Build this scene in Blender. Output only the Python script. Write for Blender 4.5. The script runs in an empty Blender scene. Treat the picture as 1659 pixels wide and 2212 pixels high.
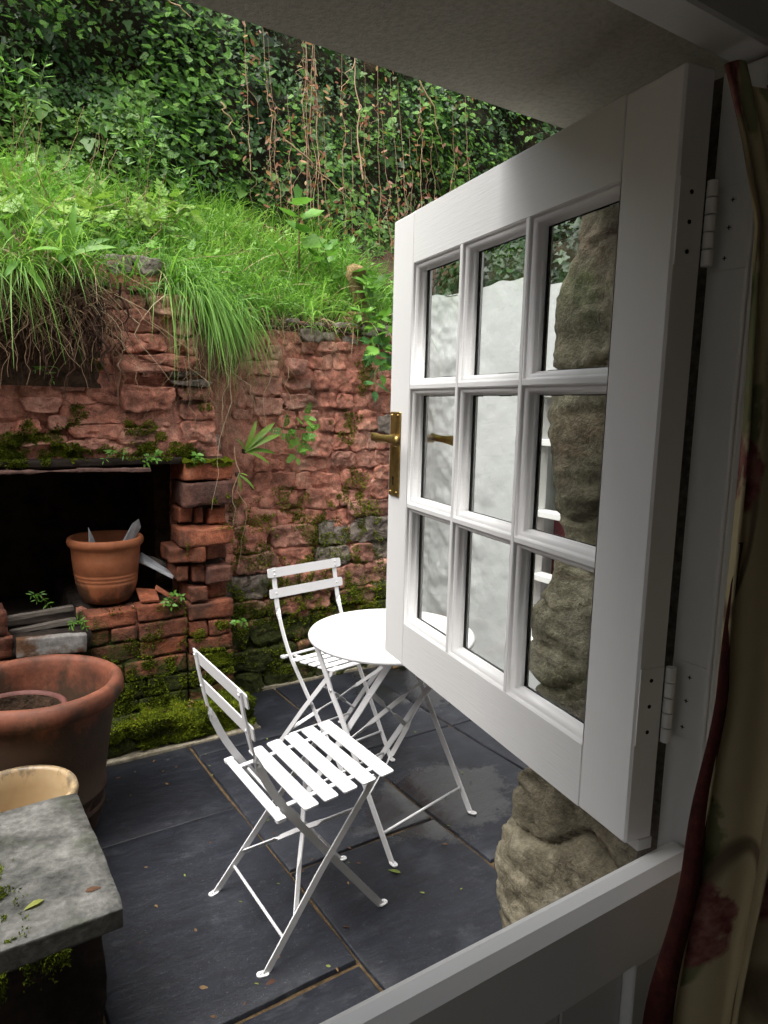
import bpy, bmesh, math, random
import numpy as np
from mathutils import Vector, Matrix
R = math.radians
C = bpy.context.scene.collection
S = bpy.context.scene
rnd = random.Random(7)
RNG = np.random.default_rng(11)

# ------------------------------------------------------------------ camera, sky, sun, exposure
# world: X along the house wall, Y out of the door towards the bank, Z up, metres; patio at Z = 0
cam_d = bpy.data.cameras.new('camera'); cam = bpy.data.objects.new('camera', cam_d); C.objects.link(cam)
cam_d.sensor_fit = 'HORIZONTAL'; cam_d.sensor_width = 24.0; cam_d.lens = 24.0 * 1525 / 1659
cam_d.clip_start = 0.02; cam_d.clip_end = 500
cam.matrix_world = Matrix(((0.83477, 0.06245, -0.54704, 0.0), (-0.55013, 0.13563, -0.82399, 0.0),
                           (0.02274, 0.98879, 0.14757, 1.5), (0, 0, 0, 1)))
S.camera = cam
W = bpy.data.worlds.new('World'); S.world = W; W.use_nodes = True
wn = W.node_tree
sky = wn.nodes.new('ShaderNodeTexSky'); sky.sky_type = 'NISHITA'; sky.sun_disc = False
SUN_EL, SUN_AZ = 64.0, 258.0
sky.sun_elevation = R(SUN_EL); sky.sun_rotation = R(SUN_AZ)
sky.air_density = 1.0; sky.dust_density = 6.0; sky.ozone_density = 0.4; sky.altitude = 100
bg = [n for n in wn.nodes if n.type == 'BACKGROUND'][0]
hs = wn.nodes.new('ShaderNodeHueSaturation'); hs.inputs['Saturation'].default_value = 0.22     # cloud cover greys the sky
wn.links.new(sky.outputs[0], hs.inputs['Color']); wn.links.new(hs.outputs[0], bg.inputs[0]); bg.inputs[1].default_value = 0.13
sd = bpy.data.lights.new('sun', 'SUN'); sd.energy = 1.5; sd.angle = R(65); sd.color = (1.0, 0.96, 0.9)
sun = bpy.data.objects.new('sun', sd); C.objects.link(sun)
_d = Vector((math.sin(R(SUN_AZ)) * math.cos(R(SUN_EL)), math.cos(R(SUN_AZ)) * math.cos(R(SUN_EL)), math.sin(R(SUN_EL))))
sun.rotation_euler = _d.to_track_quat('Z', 'Y').to_euler(); sun.location = (0, 2, 8)
S.view_settings.view_transform = 'Standard'; S.view_settings.look = 'None'
S.view_settings.exposure = 1.75; S.view_settings.gamma = 1.0; S.view_settings.use_curve_mapping = False
S.cycles.use_denoising = True
S.cycles.max_bounces = 8; S.cycles.diffuse_bounces = 5; S.cycles.transparent_max_bounces = 16
S.cycles.sample_clamp_indirect = 6.0

# ------------------------------------------------------------------ numeric helpers
def _hash(ix, iy, iz, seed):
    n = (ix * 374761393 + iy * 668265263 + iz * 2147483647 + seed * 144665) & 0xffffffff
    n = ((n ^ (n >> 13)) * 1274126177) & 0xffffffff
    n = n ^ (n >> 16)
    return (n & 0xffff) / 32767.5 - 1.0
def vnoise(p, seed=0):
    p = np.asarray(p, float); i = np.floor(p).astype(np.int64); f = p - i; u = f * f * (3 - 2 * f)
    r = 0
    for dx in (0, 1):
        for dy in (0, 1):
            for dz in (0, 1):
                w = (u[:, 0] if dx else 1 - u[:, 0]) * (u[:, 1] if dy else 1 - u[:, 1]) * (u[:, 2] if dz else 1 - u[:, 2])
                r = r + w * _hash(i[:, 0] + dx, i[:, 1] + dy, i[:, 2] + dz, seed)
    return r
def fbm(p, seed=0, octv=4, gain=0.5):
    p = np.asarray(p, float); r = np.zeros(len(p)); a = 1.0
    for k in range(octv):
        r += a * vnoise(p * 2 ** k + 17.3 * k, seed + k); a *= gain
    return r
def smooth(e0, e1, x):
    t = np.clip((np.asarray(x, float) - e0) / (e1 - e0), 0, 1); return t * t * (3 - 2 * t)

# ------------------------------------------------------------------ object helpers
def tag(o, label=None, cat=None, group=None, kind=None):
    if label: o['label'] = label
    if cat: o['category'] = cat
    if group: o['group'] = group
    if kind: o['kind'] = kind
    return o
def thing(name, label, cat, loc=(0, 0, 0), rz=0.0, group=None):
    o = bpy.data.objects.new(name, None); C.objects.link(o); o.empty_display_size = 0.1
    o.location = loc; o.rotation_euler = (0, 0, rz)
    o.matrix_basis = Matrix.Translation(loc) @ Matrix.Rotation(rz, 4, 'Z')
    return tag(o, label, cat, group)
def wmat(o):
    m = o.matrix_basis.copy()
    if o.parent: m = wmat(o.parent) @ o.matrix_parent_inverse @ m
    return m
def link(name, me, mat=None, parent=None, world=True, smoothed=False):
    """world: the mesh is in world coordinates, else in the parent's own"""
    o = bpy.data.objects.new(name, me); C.objects.link(o); o.color = (0, 0.5, 0, 1)
    if mat and not me.materials: me.materials.append(mat)
    if parent:
        o.parent = parent
        if world: o.matrix_parent_inverse = wmat(parent).inverted()
    if smoothed:
        me.polygons.foreach_set('use_smooth', np.ones(len(me.polygons), bool))
    return o
def npmesh(name, V, F, col=None):
    """V (n,3), F (m,3) or (m,4) arrays"""
    V = np.asarray(V, np.float32); F = np.asarray(F, np.int32); k = F.shape[1]
    me = bpy.data.meshes.new(name)
    me.vertices.add(len(V)); me.vertices.foreach_set('co', V.ravel())
    me.loops.add(F.size); me.loops.foreach_set('vertex_index', F.ravel())
    me.polygons.add(len(F)); me.polygons.foreach_set('loop_start', np.arange(0, F.size, k, dtype=np.int32))
    me.update(calc_edges=True); me.validate()
    if col is not None:
        a = me.attributes.new('Col', 'FLOAT', 'POINT'); a.data.foreach_set('value', np.asarray(col, np.float32).ravel())
    return me
def bmesh_me(name, bm):
    bmesh.ops.recalc_face_normals(bm, faces=bm.faces)
    me = bpy.data.meshes.new(name); bm.to_mesh(me); bm.free(); return me
def add_box(bm, a, b, bev=0.0, seg=1):
    a = Vector(a); b = Vector(b); lo = Vector(map(min, a, b)); hi = Vector(map(max, a, b))
    r = bmesh.ops.create_cube(bm, size=1.0)
    vs = r['verts']
    for v in vs: v.co = Vector(((lo[i] + hi[i]) / 2 + v.co[i] * (hi[i] - lo[i]) for i in range(3)))
    if bev > 0:
        es = list({e for v in vs for e in v.link_edges})
        bmesh.ops.bevel(bm, geom=es, offset=bev, segments=seg, affect='EDGES', profile=0.5)
def box(name, a, b, mat, parent=None, bev=0.002, seg=1, world=True):
    bm = bmesh.new(); add_box(bm, a, b, bev, seg); return link(name, bmesh_me(name, bm), mat, parent, world)
def add_tube(bm, pts, r, n=6, cap=True):
    pts = [Vector(p) for p in pts]; rings = []
    rr = r if hasattr(r, '__len__') else [r] * len(pts)
    up = Vector((0.13, 0.31, 0.94))
    for i, p in enumerate(pts):
        t = (pts[min(i + 1, len(pts) - 1)] - pts[max(i - 1, 0)]).normalized()
        a = t.cross(up)
        if a.length < 1e-3: a = t.cross(Vector((1, 0, 0)))
        a.normalize(); b = t.cross(a)
        rings.append([bm.verts.new(p + (a * math.cos(2 * math.pi * k / n) + b * math.sin(2 * math.pi * k / n)) * rr[i]) for k in range(n)])
    for i in range(len(rings) - 1):
        for k in range(n): bm.faces.new((rings[i][k], rings[i][(k + 1) % n], rings[i + 1][(k + 1) % n], rings[i + 1][k]))
    if cap:
        bm.faces.new(rings[0][::-1]); bm.faces.new(rings[-1])
def tube(name, pts, r, mat, parent=None, n=6, world=True):
    bm = bmesh.new(); add_tube(bm, pts, r, n); return link(name, bmesh_me(name, bm), mat, parent, world, True)
def add_strap(bm, pts, wd, w, t):
    """flat bar along pts; wd = direction(s) of its broad side"""
    pts = [Vector(p) for p in pts]; wd = wd if isinstance(wd, list) else [wd] * len(pts); rings = []
    for i, p in enumerate(pts):
        tg = (pts[min(i + 1, len(pts) - 1)] - pts[max(i - 1, 0)]).normalized()
        a = Vector(wd[i]); a = (a - tg * a.dot(tg)).normalized(); b = tg.cross(a)
        rings.append([bm.verts.new(p + a * sx * w / 2 + b * sy * t / 2) for sx, sy in ((-1, -1), (1, -1), (1, 1), (-1, 1))])
    for i in range(len(rings) - 1):
        for k in range(4): bm.faces.new((rings[i][k], rings[i][(k + 1) % 4], rings[i + 1][(k + 1) % 4], rings[i + 1][k]))
    bm.faces.new(rings[0][::-1]); bm.faces.new(rings[-1])
def strap(name, pts, wd, w, t, mat, parent, extra=None):
    bm = bmesh.new(); add_strap(bm, pts, wd, w, t)
    if extra: extra(bm)
    return link(name, bmesh_me(name, bm), mat, parent, False)
def add_prism(bm, poly, z0, z1):
    a = [bm.verts.new((x, y, z0)) for x, y in poly]; b = [bm.verts.new((x, y, z1)) for x, y in poly]; n = len(poly)
    bm.faces.new(a[::-1]); bm.faces.new(b)
    for i in range(n): bm.faces.new((a[i], a[(i + 1) % n], b[(i + 1) % n], b[i]))
def lathe(name, prof, mat, parent, n=64, wob=0.0, seed=0, world=False):
    V = []; F = []; m = len(prof)
    for k in range(n):
        a = 2 * math.pi * k / n
        for r, z in prof: V.append((r * math.cos(a), r * math.sin(a), z))
    V = np.array(V)
    if wob:
        rr = np.hypot(V[:, 0], V[:, 1]); s = 1 + wob * fbm(V * 6, seed, 3) / np.maximum(rr, 0.02)
        V[:, 0] *= s; V[:, 1] *= s; V[:, 2] += wob * 0.6 * fbm(V * 7 + 5, seed + 3, 2)
    for k in range(n):
        for i in range(m - 1):
            a = k * m + i; b = ((k + 1) % n) * m + i; F.append((a, b, b + 1, a + 1))
    me = npmesh(name, V, F)
    return link(name, me, mat, parent, world, True)
def grid_mesh(name, P, mat, parent=None, kind=None):
    """P (nu, nv, 3)"""
    nu, nv = P.shape[:2]; idx = np.arange(nu * nv).reshape(nu, nv)
    F = np.stack([idx[:-1, :-1], idx[1:, :-1], idx[1:, 1:], idx[:-1, 1:]], -1).reshape(-1, 4)
    o = link(name, npmesh(name, P.reshape(-1, 3), F), mat, parent, True, True)
    if kind: o['kind'] = kind
    return o
_rb = {}
def rough_block(name, lo, hi, mat, parent=None, cuts=4, rad=0.012, amp=0.006, fine=0.002, seed=0, rot=None, tint=0.0, freq=9.0, world=True):
    """block with rounded, uneven faces"""
    if cuts not in _rb:
        bm = bmesh.new(); bmesh.ops.create_cube(bm, size=2.0)
        bmesh.ops.subdivide_edges(bm, edges=bm.edges[:], cuts=cuts, use_grid_fill=True)
        bm.verts.ensure_lookup_table(); bm.faces.ensure_lookup_table()
        _rb[cuts] = (np.array([v.co[:] for v in bm.verts]), np.array([[v.index for v in f.verts] for f in bm.faces])); bm.free()
    V, F = _rb[cuts]; lo = np.array(lo, float); hi = np.array(hi, float)
    c = (lo + hi) / 2; h = (hi - lo) / 2; rad = min(rad, h.min() * 0.8)
    p = V * h; q = np.clip(p, -(h - rad), h - rad); d = p - q; L = np.linalg.norm(d, axis=1, keepdims=True)
    p = q + np.where(L > 1e-9, d / np.maximum(L, 1e-9) * rad, 0)
    n = p / np.maximum(np.linalg.norm(p / h, axis=1, keepdims=True) * h, 1e-6)
    n = n / np.maximum(np.linalg.norm(n, axis=1, keepdims=True), 1e-6)
    w = p + c + seed * 3.7
    p = p + n * (amp * fbm(w * freq, seed, 3) + fine * fbm(w * freq * 5, seed + 9, 2))[:, None]
    p += amp * 0.5 * np.stack([vnoise(w * freq * 0.7 + k * 9, seed + k) for k in range(3)], 1)
    if rot is not None: p = p @ np.array(Matrix.Rotation(rot[1], 3, rot[0])).T
    o = link(name, npmesh(name, p + c, F), mat, parent, world, True)
    o.color = (tint, rnd.random(), 0, 1); return o
def scatter(name, sv, sf, P, X, Y, Z, size, col, mat, parent=None):
    """one joined mesh of many leaf-shapes: rows P with axes X, Y, Z"""
    sv = np.asarray(sv, float); sf = np.asarray(sf); n = len(P); k = len(sv)
    size = np.asarray(size, float).reshape(n, 1, 1)
    V = P[:, None, :] + size * (sv[None, :, 0:1] * X[:, None, :] + sv[None, :, 1:2] * Y[:, None, :] + sv[None, :, 2:3] * Z[:, None, :])
    F = (sf[None] + (np.arange(n) * k)[:, None, None]).reshape(-1, 3)
    return link(name, npmesh(name, V.reshape(-1, 3), F, np.repeat(np.asarray(col), k)), mat, parent, True)
def unit(a): return a / np.maximum(np.linalg.norm(a, axis=-1, keepdims=True), 1e-9)
def blades(name, P, D, L, width, droop, col, mat, parent=None, seg=4, jit=0.25):
    """strip-shaped blades: base P, start direction D, length L, bending down by droop"""
    n = len(P); t = np.linspace(0, 1, seg + 1)
    side = unit(np.cross(D, RNG.normal(0, 1, (n, 3))))
    V = np.zeros((n, seg + 1, 2, 3))
    wig = RNG.normal(0, jit, (n, 3)) * L[:, None] * 0.3
    for i, s in enumerate(t):
        c = P + D * (L * s)[:, None] + wig * (s * s)
        c = c + np.array([0, 0, -1.0]) * (droop * L * s * s)[:, None]
        w = width * (1 - s ** 1.6) * (0.5 + 0.5 * min(1, s * 5)) + 0.0003
        V[:, i, 0] = c - side * w; V[:, i, 1] = c + side * w
    q = []
    for i in range(seg):
        a = 2 * i; q += [(a, a + 1, a + 3), (a, a + 3, a + 2)]
    F = (np.array(q)[None] + (np.arange(n) * 2 * (seg + 1))[:, None, None]).reshape(-1, 3)
    return link(name, npmesh(name, V.reshape(-1, 3), F, np.repeat(col, 2 * (seg + 1))), mat, parent, True)
def strands(name, lines, r, mat, parent=None, col=None, n=3):
    V = []; F = []; cc = []; base = 0
    for li, pts in enumerate(lines):
        pts = np.asarray(pts, float); m = len(pts); tg = unit(np.gradient(pts, axis=0))
        a = unit(np.cross(tg, np.array([0.31, 0.9, 0.2]))); b = np.cross(tg, a)
        rr = (r[li] if hasattr(r, '__len__') else r) * np.linspace(1, 0.35, m)
        ring = np.stack([pts + (a * math.cos(2 * math.pi * k / n) + b * math.sin(2 * math.pi * k / n)) * rr[:, None] for k in range(n)], 1)
        V.append(ring.reshape(-1, 3))
        for i in range(m - 1):
            for k in range(n):
                q0 = base + i * n + k; q1 = base + i * n + (k + 1) % n
                F += [(q0, q1, q1 + n), (q0, q1 + n, q0 + n)]
        cc += [0.5 if col is None else col[li]] * (m * n); base += m * n
    return link(name, npmesh(name, np.concatenate(V), F, cc), mat, parent, True, True)

# ------------------------------------------------------------------ materials
class NB:
    def __init__(s, name):
        s.m = bpy.data.materials.new(name); s.m.use_nodes = True; s.t = s.m.node_tree; s.t.nodes.clear()
        s.out = s.t.nodes.new('ShaderNodeOutputMaterial'); s.pos = s.t.nodes.new('ShaderNodeNewGeometry').outputs['Position']
    def n(s, ty, **kw):
        x = s.t.nodes.new(ty)
        for k, v in kw.items(): setattr(x, k, v)
        return x
    def put(s, sock, v):
        if isinstance(v, bpy.types.NodeSocket): s.t.links.new(v, sock)
        elif v is not None:
            if hasattr(sock.default_value, '__len__') and not hasattr(v, '__len__'): v = (v,) * len(sock.default_value)
            if hasattr(v, '__len__') and len(v) == 3 and len(sock.default_value) == 4: v = (*v, 1)
            sock.default_value = v
    def map(s, scale=(1, 1, 1), rot=(0, 0, 0), vec=None, loc=(0, 0, 0)):
        x = s.n('ShaderNodeMapping'); s.put(x.inputs['Vector'], vec or s.pos); x.inputs['Scale'].default_value = scale
        x.inputs['Rotation'].default_value = rot; x.inputs['Location'].default_value = loc; return x.outputs[0]
    def noise(s, scale, detail=4, rough=0.55, vec=None, dist=0.0):
        x = s.n('ShaderNodeTexNoise'); s.put(x.inputs['Vector'], vec or s.pos); x.inputs['Scale'].default_value = scale
        x.inputs['Detail'].default_value = detail; x.inputs['Roughness'].default_value = rough; x.inputs['Distortion'].default_value = dist
        return x.outputs['Fac']
    def voro(s, scale, vec=None, feature='F1', out='Distance', rand=1.0):
        x = s.n('ShaderNodeTexVoronoi', feature=feature); s.put(x.inputs['Vector'], vec or s.pos); x.inputs['Scale'].default_value = scale
        x.inputs['Randomness'].default_value = rand; return x.outputs[out]
    def ramp(s, f, *st):
        x = s.n('ShaderNodeValToRGB'); s.put(x.inputs[0], f); e = x.color_ramp.elements
        while len(e) < len(st): e.new(0.5)
        for i, (p, c) in enumerate(st):
            e[i].position = p; c = c if hasattr(c, '__len__') else (c, c, c); e[i].color = (*c[:3], 1)
        return x.outputs[0]
    def mix(s, f, a, b, mode='MIX'):
        x = s.n('ShaderNodeMix', data_type='RGBA', blend_type=mode); s.put(x.inputs[0], f); s.put(x.inputs[6], a); s.put(x.inputs[7], b)
        return x.outputs[2]
    def math(s, op, a, b=None, clamp=False):
        x = s.n('ShaderNodeMath', operation=op, use_clamp=clamp); s.put(x.inputs[0], a); s.put(x.inputs[1], b); return x.outputs[0]
    def sep(s, v=None):
        x = s.n('ShaderNodeSeparateXYZ'); s.put(x.inputs[0], v or s.pos); return x.outputs
    def attr(s, name): return s.n('ShaderNodeAttribute', attribute_name=name).outputs['Fac']
    def obj(s): return s.n('ShaderNodeObjectInfo').outputs
    def bump(s, h, strength=0.5, dist=0.01, normal=None):
        x = s.n('ShaderNodeBump'); s.put(x.inputs['Height'], h); x.inputs['Strength'].default_value = strength; x.inputs['Distance'].default_value = dist
        if normal: s.put(x.inputs['Normal'], normal)
        return x.outputs[0]
    def done(s, base, rough=0.6, normal=None, spec=0.5, metal=0.0, sub=None, trans=None, coat=None):
        p = s.n('ShaderNodeBsdfPrincipled'); s.put(p.inputs['Base Color'], base); s.put(p.inputs['Roughness'], rough)
        s.put(p.inputs['Specular IOR Level'], spec); s.put(p.inputs['Metallic'], metal)
        if normal: s.put(p.inputs['Normal'], normal)
        if coat: s.put(p.inputs['Coat Weight'], coat)
        sh = p.outputs[0]
        if trans:                                   # thin leaf: some light passes through
            tr = s.n('ShaderNodeBsdfTranslucent'); s.put(tr.inputs[0], base)
            ms = s.n('ShaderNodeMixShader'); ms.inputs[0].default_value = trans
            s.t.links.new(sh, ms.inputs[1]); s.t.links.new(tr.outputs[0], ms.inputs[2]); sh = ms.outputs[0]
        s.t.links.new(sh, s.out.inputs[0]); return s.m

def make_stone(name, cols, grey=(0.20, 0.19, 0.165), moss_h=(0.15, 0.95), moss_bias=0.0, dirt=0.5, lichen=0.35):
    b = NB(name); ob = b.obj(); z = b.sep()[2]
    oc = b.n('ShaderNodeSeparateColor'); b.put(oc.inputs[0], ob['Color'])
    n1 = b.noise(7, 6, 0.62); n2 = b.noise(34, 5, 0.65); n3 = b.noise(140, 3, 0.6)
    base = b.ramp(n1, (0.28, cols[0]), (0.5, cols[1]), (0.72, cols[2]))
    base = b.mix(b.math('MULTIPLY', oc.outputs[0], 0.9, True), base, b.mix(n2, [c * 0.55 for c in grey], [c * 1.5 for c in grey]))
    base = b.mix(0.75, base, b.ramp(n2, (0.3, 0.42), (0.55, 1.0), (0.75, 1.35)), 'MULTIPLY')
    base = b.mix(0.35, base, b.ramp(n3, (0.35, 0.45), (0.65, 1.4)), 'MULTIPLY')
    base = b.mix(0.5, base, b.ramp(oc.outputs[1], (0, 0.62), (1, 1.3)), 'MULTIPLY')
    pale = b.ramp(b.noise(11, 5, 0.7, b.map(loc=(3, 7, 1))), (0.58, 0), (0.70, 1))
    base = b.mix(b.math('MULTIPLY', pale, lichen), base, (0.46, 0.33, 0.25))
    st = b.ramp(b.noise(4.2, 6, 0.72, b.map((1, 1, 0.55), loc=(9, 2, 4))), (0.50, 0), (0.66, 1))
    base = b.mix(b.math('MULTIPLY', st, dirt), base, (0.035, 0.026, 0.02))
    hz = b.n('ShaderNodeMapRange'); b.put(hz.inputs[0], z); hz.inputs[1].default_value = moss_h[0]; hz.inputs[2].default_value = moss_h[1]
    hz.inputs[3].default_value = 0.62 + moss_bias; hz.inputs[4].default_value = 0.30 + moss_bias
    mm = b.math('ADD', b.math('MULTIPLY', b.noise(5.5, 7, 0.68, b.map(loc=(1, 5, 8))), 0.9), b.math('SUBTRACT', hz.outputs[0], 0.5))
    mm = b.ramp(mm, (0.47, 0), (0.60, 1))
    mossc = b.ramp(b.noise(60, 4, 0.7), (0.3, (0.012, 0.016, 0.004)), (0.55, (0.045, 0.055, 0.01)), (0.75, (0.10, 0.13, 0.015)))
    base = b.mix(mm, base, mossc)
    h = b.math('ADD', b.math('MULTIPLY', n2, 0.7), b.math('MULTIPLY', n3, 0.35))
    h = b.math('ADD', h, b.math('MULTIPLY', mm, b.noise(220, 2, 0.6)))
    return b.done(base, b.ramp(n2, (0.3, 0.75), (0.7, 0.95)), b.bump(h, 0.9, 0.012), 0.25)

M = {}
M['red_stone'] = make_stone('red_stone', ((0.18, 0.074, 0.050), (0.50, 0.206, 0.142), (0.60, 0.35, 0.255)), moss_bias=0.10, dirt=0.6, lichen=0.5)
M['red_mortar'] = make_stone('red_mortar', ((0.13, 0.056, 0.039), (0.45, 0.19, 0.135), (0.56, 0.31, 0.225)), moss_bias=0.11, dirt=0.8, lichen=0.25)
M['brick'] = make_stone('brick', ((0.10, 0.034, 0.02), (0.29, 0.088, 0.043), (0.38, 0.14, 0.075)), grey=(0.045, 0.038, 0.036), moss_bias=0.03, dirt=0.75, lichen=0.12)
M['grey_stone'] = make_stone('grey_stone', ((0.10, 0.088, 0.058), (0.28, 0.25, 0.175), (0.46, 0.42, 0.32)), moss_h=(0.0, 2.0), moss_bias=-0.11, dirt=0.55, lichen=0.3)
b = NB('bench_stone'); n1 = b.noise(9, 6, 0.7); n2 = b.noise(60, 5, 0.65)
base = b.ramp(n1, (0.34, (0.025, 0.026, 0.022)), (0.52, (0.085, 0.084, 0.076)), (0.70, (0.16, 0.156, 0.145)))
base = b.mix(0.6, base, b.ramp(n2, (0.35, 0.5), (0.65, 1.3)), 'MULTIPLY')
base = b.mix(b.ramp(b.noise(5, 6, 0.7, b.map(loc=(4, 4, 4))), (0.55, 0), (0.72, 0.7)), base, (0.05, 0.06, 0.03))
M['bench_stone'] = b.done(base, b.ramp(n1, (0.35, 0.4), (0.65, 0.75)), b.bump(b.math('ADD', n2, n1), 0.5, 0.006), 0.4)
b = NB('dark_rough_stone'); M['dark_stone'] = b.done(b.ramp(b.noise(9, 5, 0.6), (0.3, (0.012, 0.010, 0.009)), (0.7, (0.045, 0.034, 0.028))), 0.95, b.bump(b.noise(25, 4), 0.6, 0.02), 0.1)  # near-black mottled stone
b = NB('soil'); n1 = b.noise(30, 5, 0.7)
M['soil'] = b.done(b.ramp(n1, (0.3, (0.018, 0.012, 0.008)), (0.7, (0.075, 0.045, 0.028))), 0.95, b.bump(n1, 0.8, 0.02), 0.15)
b = NB('shaded_cliff_rock'); n1 = b.noise(5, 6, 0.7)
M['cliff'] = b.done(b.ramp(n1, (0.3, (0.010, 0.012, 0.006)), (0.55, (0.032, 0.030, 0.016)), (0.78, (0.11, 0.065, 0.042))), 0.95, b.bump(b.noise(18, 6, 0.7), 0.9, 0.05), 0.2)  # rock colour darkened to stand for deep shade behind the leaves
b = NB('moss'); c = b.attr('Col')
M['moss'] = b.done(b.ramp(c, (0, (0.03, 0.045, 0.004)), (0.5, (0.115, 0.155, 0.010)), (1, (0.24, 0.29, 0.02))), 0.85, None, 0.15, trans=0.25)
b = NB('slate'); ob = b.obj(); st = b.noise(5, 6, 0.65, b.map((1.0, 5.0, 1), (0, 0, R(7))), 1.2); n2 = b.noise(70, 4, 0.6); n1 = b.noise(2.2, 5, 0.6)
base = b.ramp(st, (0.3, (0.0060, 0.0072, 0.0110)), (0.55, (0.0092, 0.0108, 0.0160)), (0.78, (0.016, 0.0185, 0.026)))
base = b.mix(0.45, base, b.ramp(ob['Random'], (0, 0.65), (1, 1.45)), 'MULTIPLY')
base = b.mix(b.math('MULTIPLY', b.ramp(n2, (0.52, 0), (0.75, 1)), 0.2), base, (0.05, 0.055, 0.062))
sc = b.ramp(b.noise(3.2, 5, 0.7, b.map(loc=(2, 6, 0))), (0.54, 0), (0.68, 1))
base = b.mix(b.math('MULTIPLY', sc, 0.5), base, (0.034, 0.038, 0.046))
base = b.mix(b.math('MULTIPLY', b.ramp(b.noise(5.5, 7, 0.75, b.map((1, 1.6, 1), (0, 0, R(30)), loc=(5, 1, 0))), (0.58, 0), (0.68, 1)), 0.4), base, (0.06, 0.063, 0.07))
base = b.mix(b.math('MULTIPLY', b.ramp(b.noise(160, 2, 0.5), (0.66, 0), (0.72, 1)), 0.35), base, (0.12, 0.12, 0.12))
px = b.sep()
d1 = b.n('ShaderNodeVectorMath', operation='DISTANCE'); b.put(d1.inputs[0], b.map((1, 1.5, 0))); d1.inputs[1].default_value = (1.60, 1.5 * 1.98, 0)
d2 = b.n('ShaderNodeVectorMath', operation='DISTANCE'); b.put(d2.inputs[0], b.map((1, 1, 0))); d2.inputs[1].default_value = (2.2, 3.0, 0)
wz = b.n('ShaderNodeMath', operation='MINIMUM'); b.put(wz.inputs[0], d1.outputs['Value']); b.put(wz.inputs[1], d2.outputs['Value'])
wet = b.ramp(b.math('ADD', wz.outputs[0], b.math('MULTIPLY', b.noise(6, 5, 0.7), 0.5)), (0.54, 1), (0.60, 0))
base = b.mix(b.math('MULTIPLY', wet, 0.25), base, (0.03, 0.028, 0.026))
rg = b.mix(wet, b.ramp(n1, (0.3, 0.40), (0.7, 0.62)), (0.05, 0.05, 0.05))
rv = b.noise(9, 7, 0.72, b.map((1.0, 2.6, 1), (0, 0, R(-12))), 0.8); bh = b.math('ADD', b.math('MULTIPLY', rv, 1.0), b.math('MULTIPLY', n2, 0.12))
base = b.mix(0.55, base, b.ramp(rv, (0.35, 0.6), (0.65, 1.5)), 'MULTIPLY')
M['slate'] = b.done(base, rg, b.bump(bh, 0.30, 0.010), b.math('ADD', 0.4, b.math('MULTIPLY', b.math('MULTIPLY', wet, 1.0), 0.6)))
b = NB('joint_mortar'); M['joint'] = b.done(b.ramp(b.noise(40, 5, 0.7), (0.3, (0.03, 0.02, 0.011)), (0.7, (0.12, 0.08, 0.04))), 0.95, b.bump(b.noise(90, 3), 0.6, 0.004), 0.2)
b = NB('pale_kerb'); M['kerb'] = b.done(b.ramp(b.noise(25, 5, 0.7), (0.3, (0.10, 0.085, 0.06)), (0.7, (0.30, 0.27, 0.20))), 0.95, b.bump(b.noise(60, 4), 0.7, 0.006), 0.2)
b = NB('ground'); M['ground'] = b.done((0.06, 0.05, 0.035), 0.95)

def paint(name, col, rough=0.35, grain=(1, 1, 1), strength=0.12, dirt=0.25, rot=(0, 0, 0)):
    b = NB(name); tc = b.n('ShaderNodeTexCoord').outputs['Object']
    g = b.noise(30, 4, 0.6, b.map(grain, rot, tc)); sp = b.noise(9, 5, 0.65, b.map(vec=tc))
    base = b.mix(b.math('MULTIPLY', b.ramp(sp, (0.5, 0), (0.75, 1)), dirt), col, [c * 0.72 for c in col])
    return b.done(base, b.ramp(sp, (0.3, rough * 0.8), (0.7, rough * 1.3)), b.bump(g, strength, 0.004), 0.5)
M['door_h'] = paint('door_paint', (0.66, 0.66, 0.655), 0.36, (0.5, 4, 9), 0.13, 0.12)
M['door_v'] = paint('door_paint_stile', (0.68, 0.68, 0.675), 0.36, (9, 4, 0.5), 0.10, 0.12)
M['frame_paint'] = paint('frame_paint', (0.62, 0.62, 0.61), 0.38, (6, 6, 0.6), 0.12, 0.25)
b = NB('chipped_lit_white'); n1 = b.noise(14, 6, 0.75, b.map((1.2, 3, 3)))
M['lit_cap_paint'] = b.done(b.mix(b.ramp(n1, (0.67, 0), (0.71, 0.8)), (0.86, 0.86, 0.855), (0.33, 0.31, 0.29)), 0.4, b.bump(b.noise(60, 3), 0.08, 0.003), 0.5)  # chipped white kept lighter, light on the top edge put into the colour
b = NB('white_metal'); n1 = b.noise(260, 2)
M['white_metal'] = b.done(b.mix(b.math('MULTIPLY', b.ramp(b.noise(22, 5, 0.7), (0.6, 0), (0.8, 1)), 0.25), (0.61, 0.61, 0.62), (0.40, 0.395, 0.38)), 0.42, b.bump(n1, 0.05, 0.001), 0.5)
b = NB('rivet'); M['rivet'] = b.done((0.55, 0.55, 0.55), 0.35, None, 0.5, 0.6)
b = NB('brass'); n1 = b.noise(40, 5, 0.65)
M['brass'] = b.done(b.ramp(n1, (0.3, (0.16, 0.10, 0.035)), (0.6, (0.48, 0.33, 0.11)), (0.8, (0.6, 0.45, 0.2))), b.ramp(n1, (0.3, 0.45), (0.7, 0.25)), None, 0.5, 0.9)
b = NB('black_gap'); M['black'] = b.done((0.006, 0.006, 0.006), 0.7, None, 0.2)
b = NB('clear_glass')
ge = b.n('ShaderNodeNewGeometry'); dp = b.n('ShaderNodeVectorMath', operation='DOT_PRODUCT'); b.put(dp.inputs[0], ge.outputs['Incoming']); b.put(dp.inputs[1], ge.outputs['Normal'])
fz = b.math('POWER', b.math('SUBTRACT', 1.0, b.math('ABSOLUTE', dp.outputs['Value']), True), 5.0)
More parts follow.
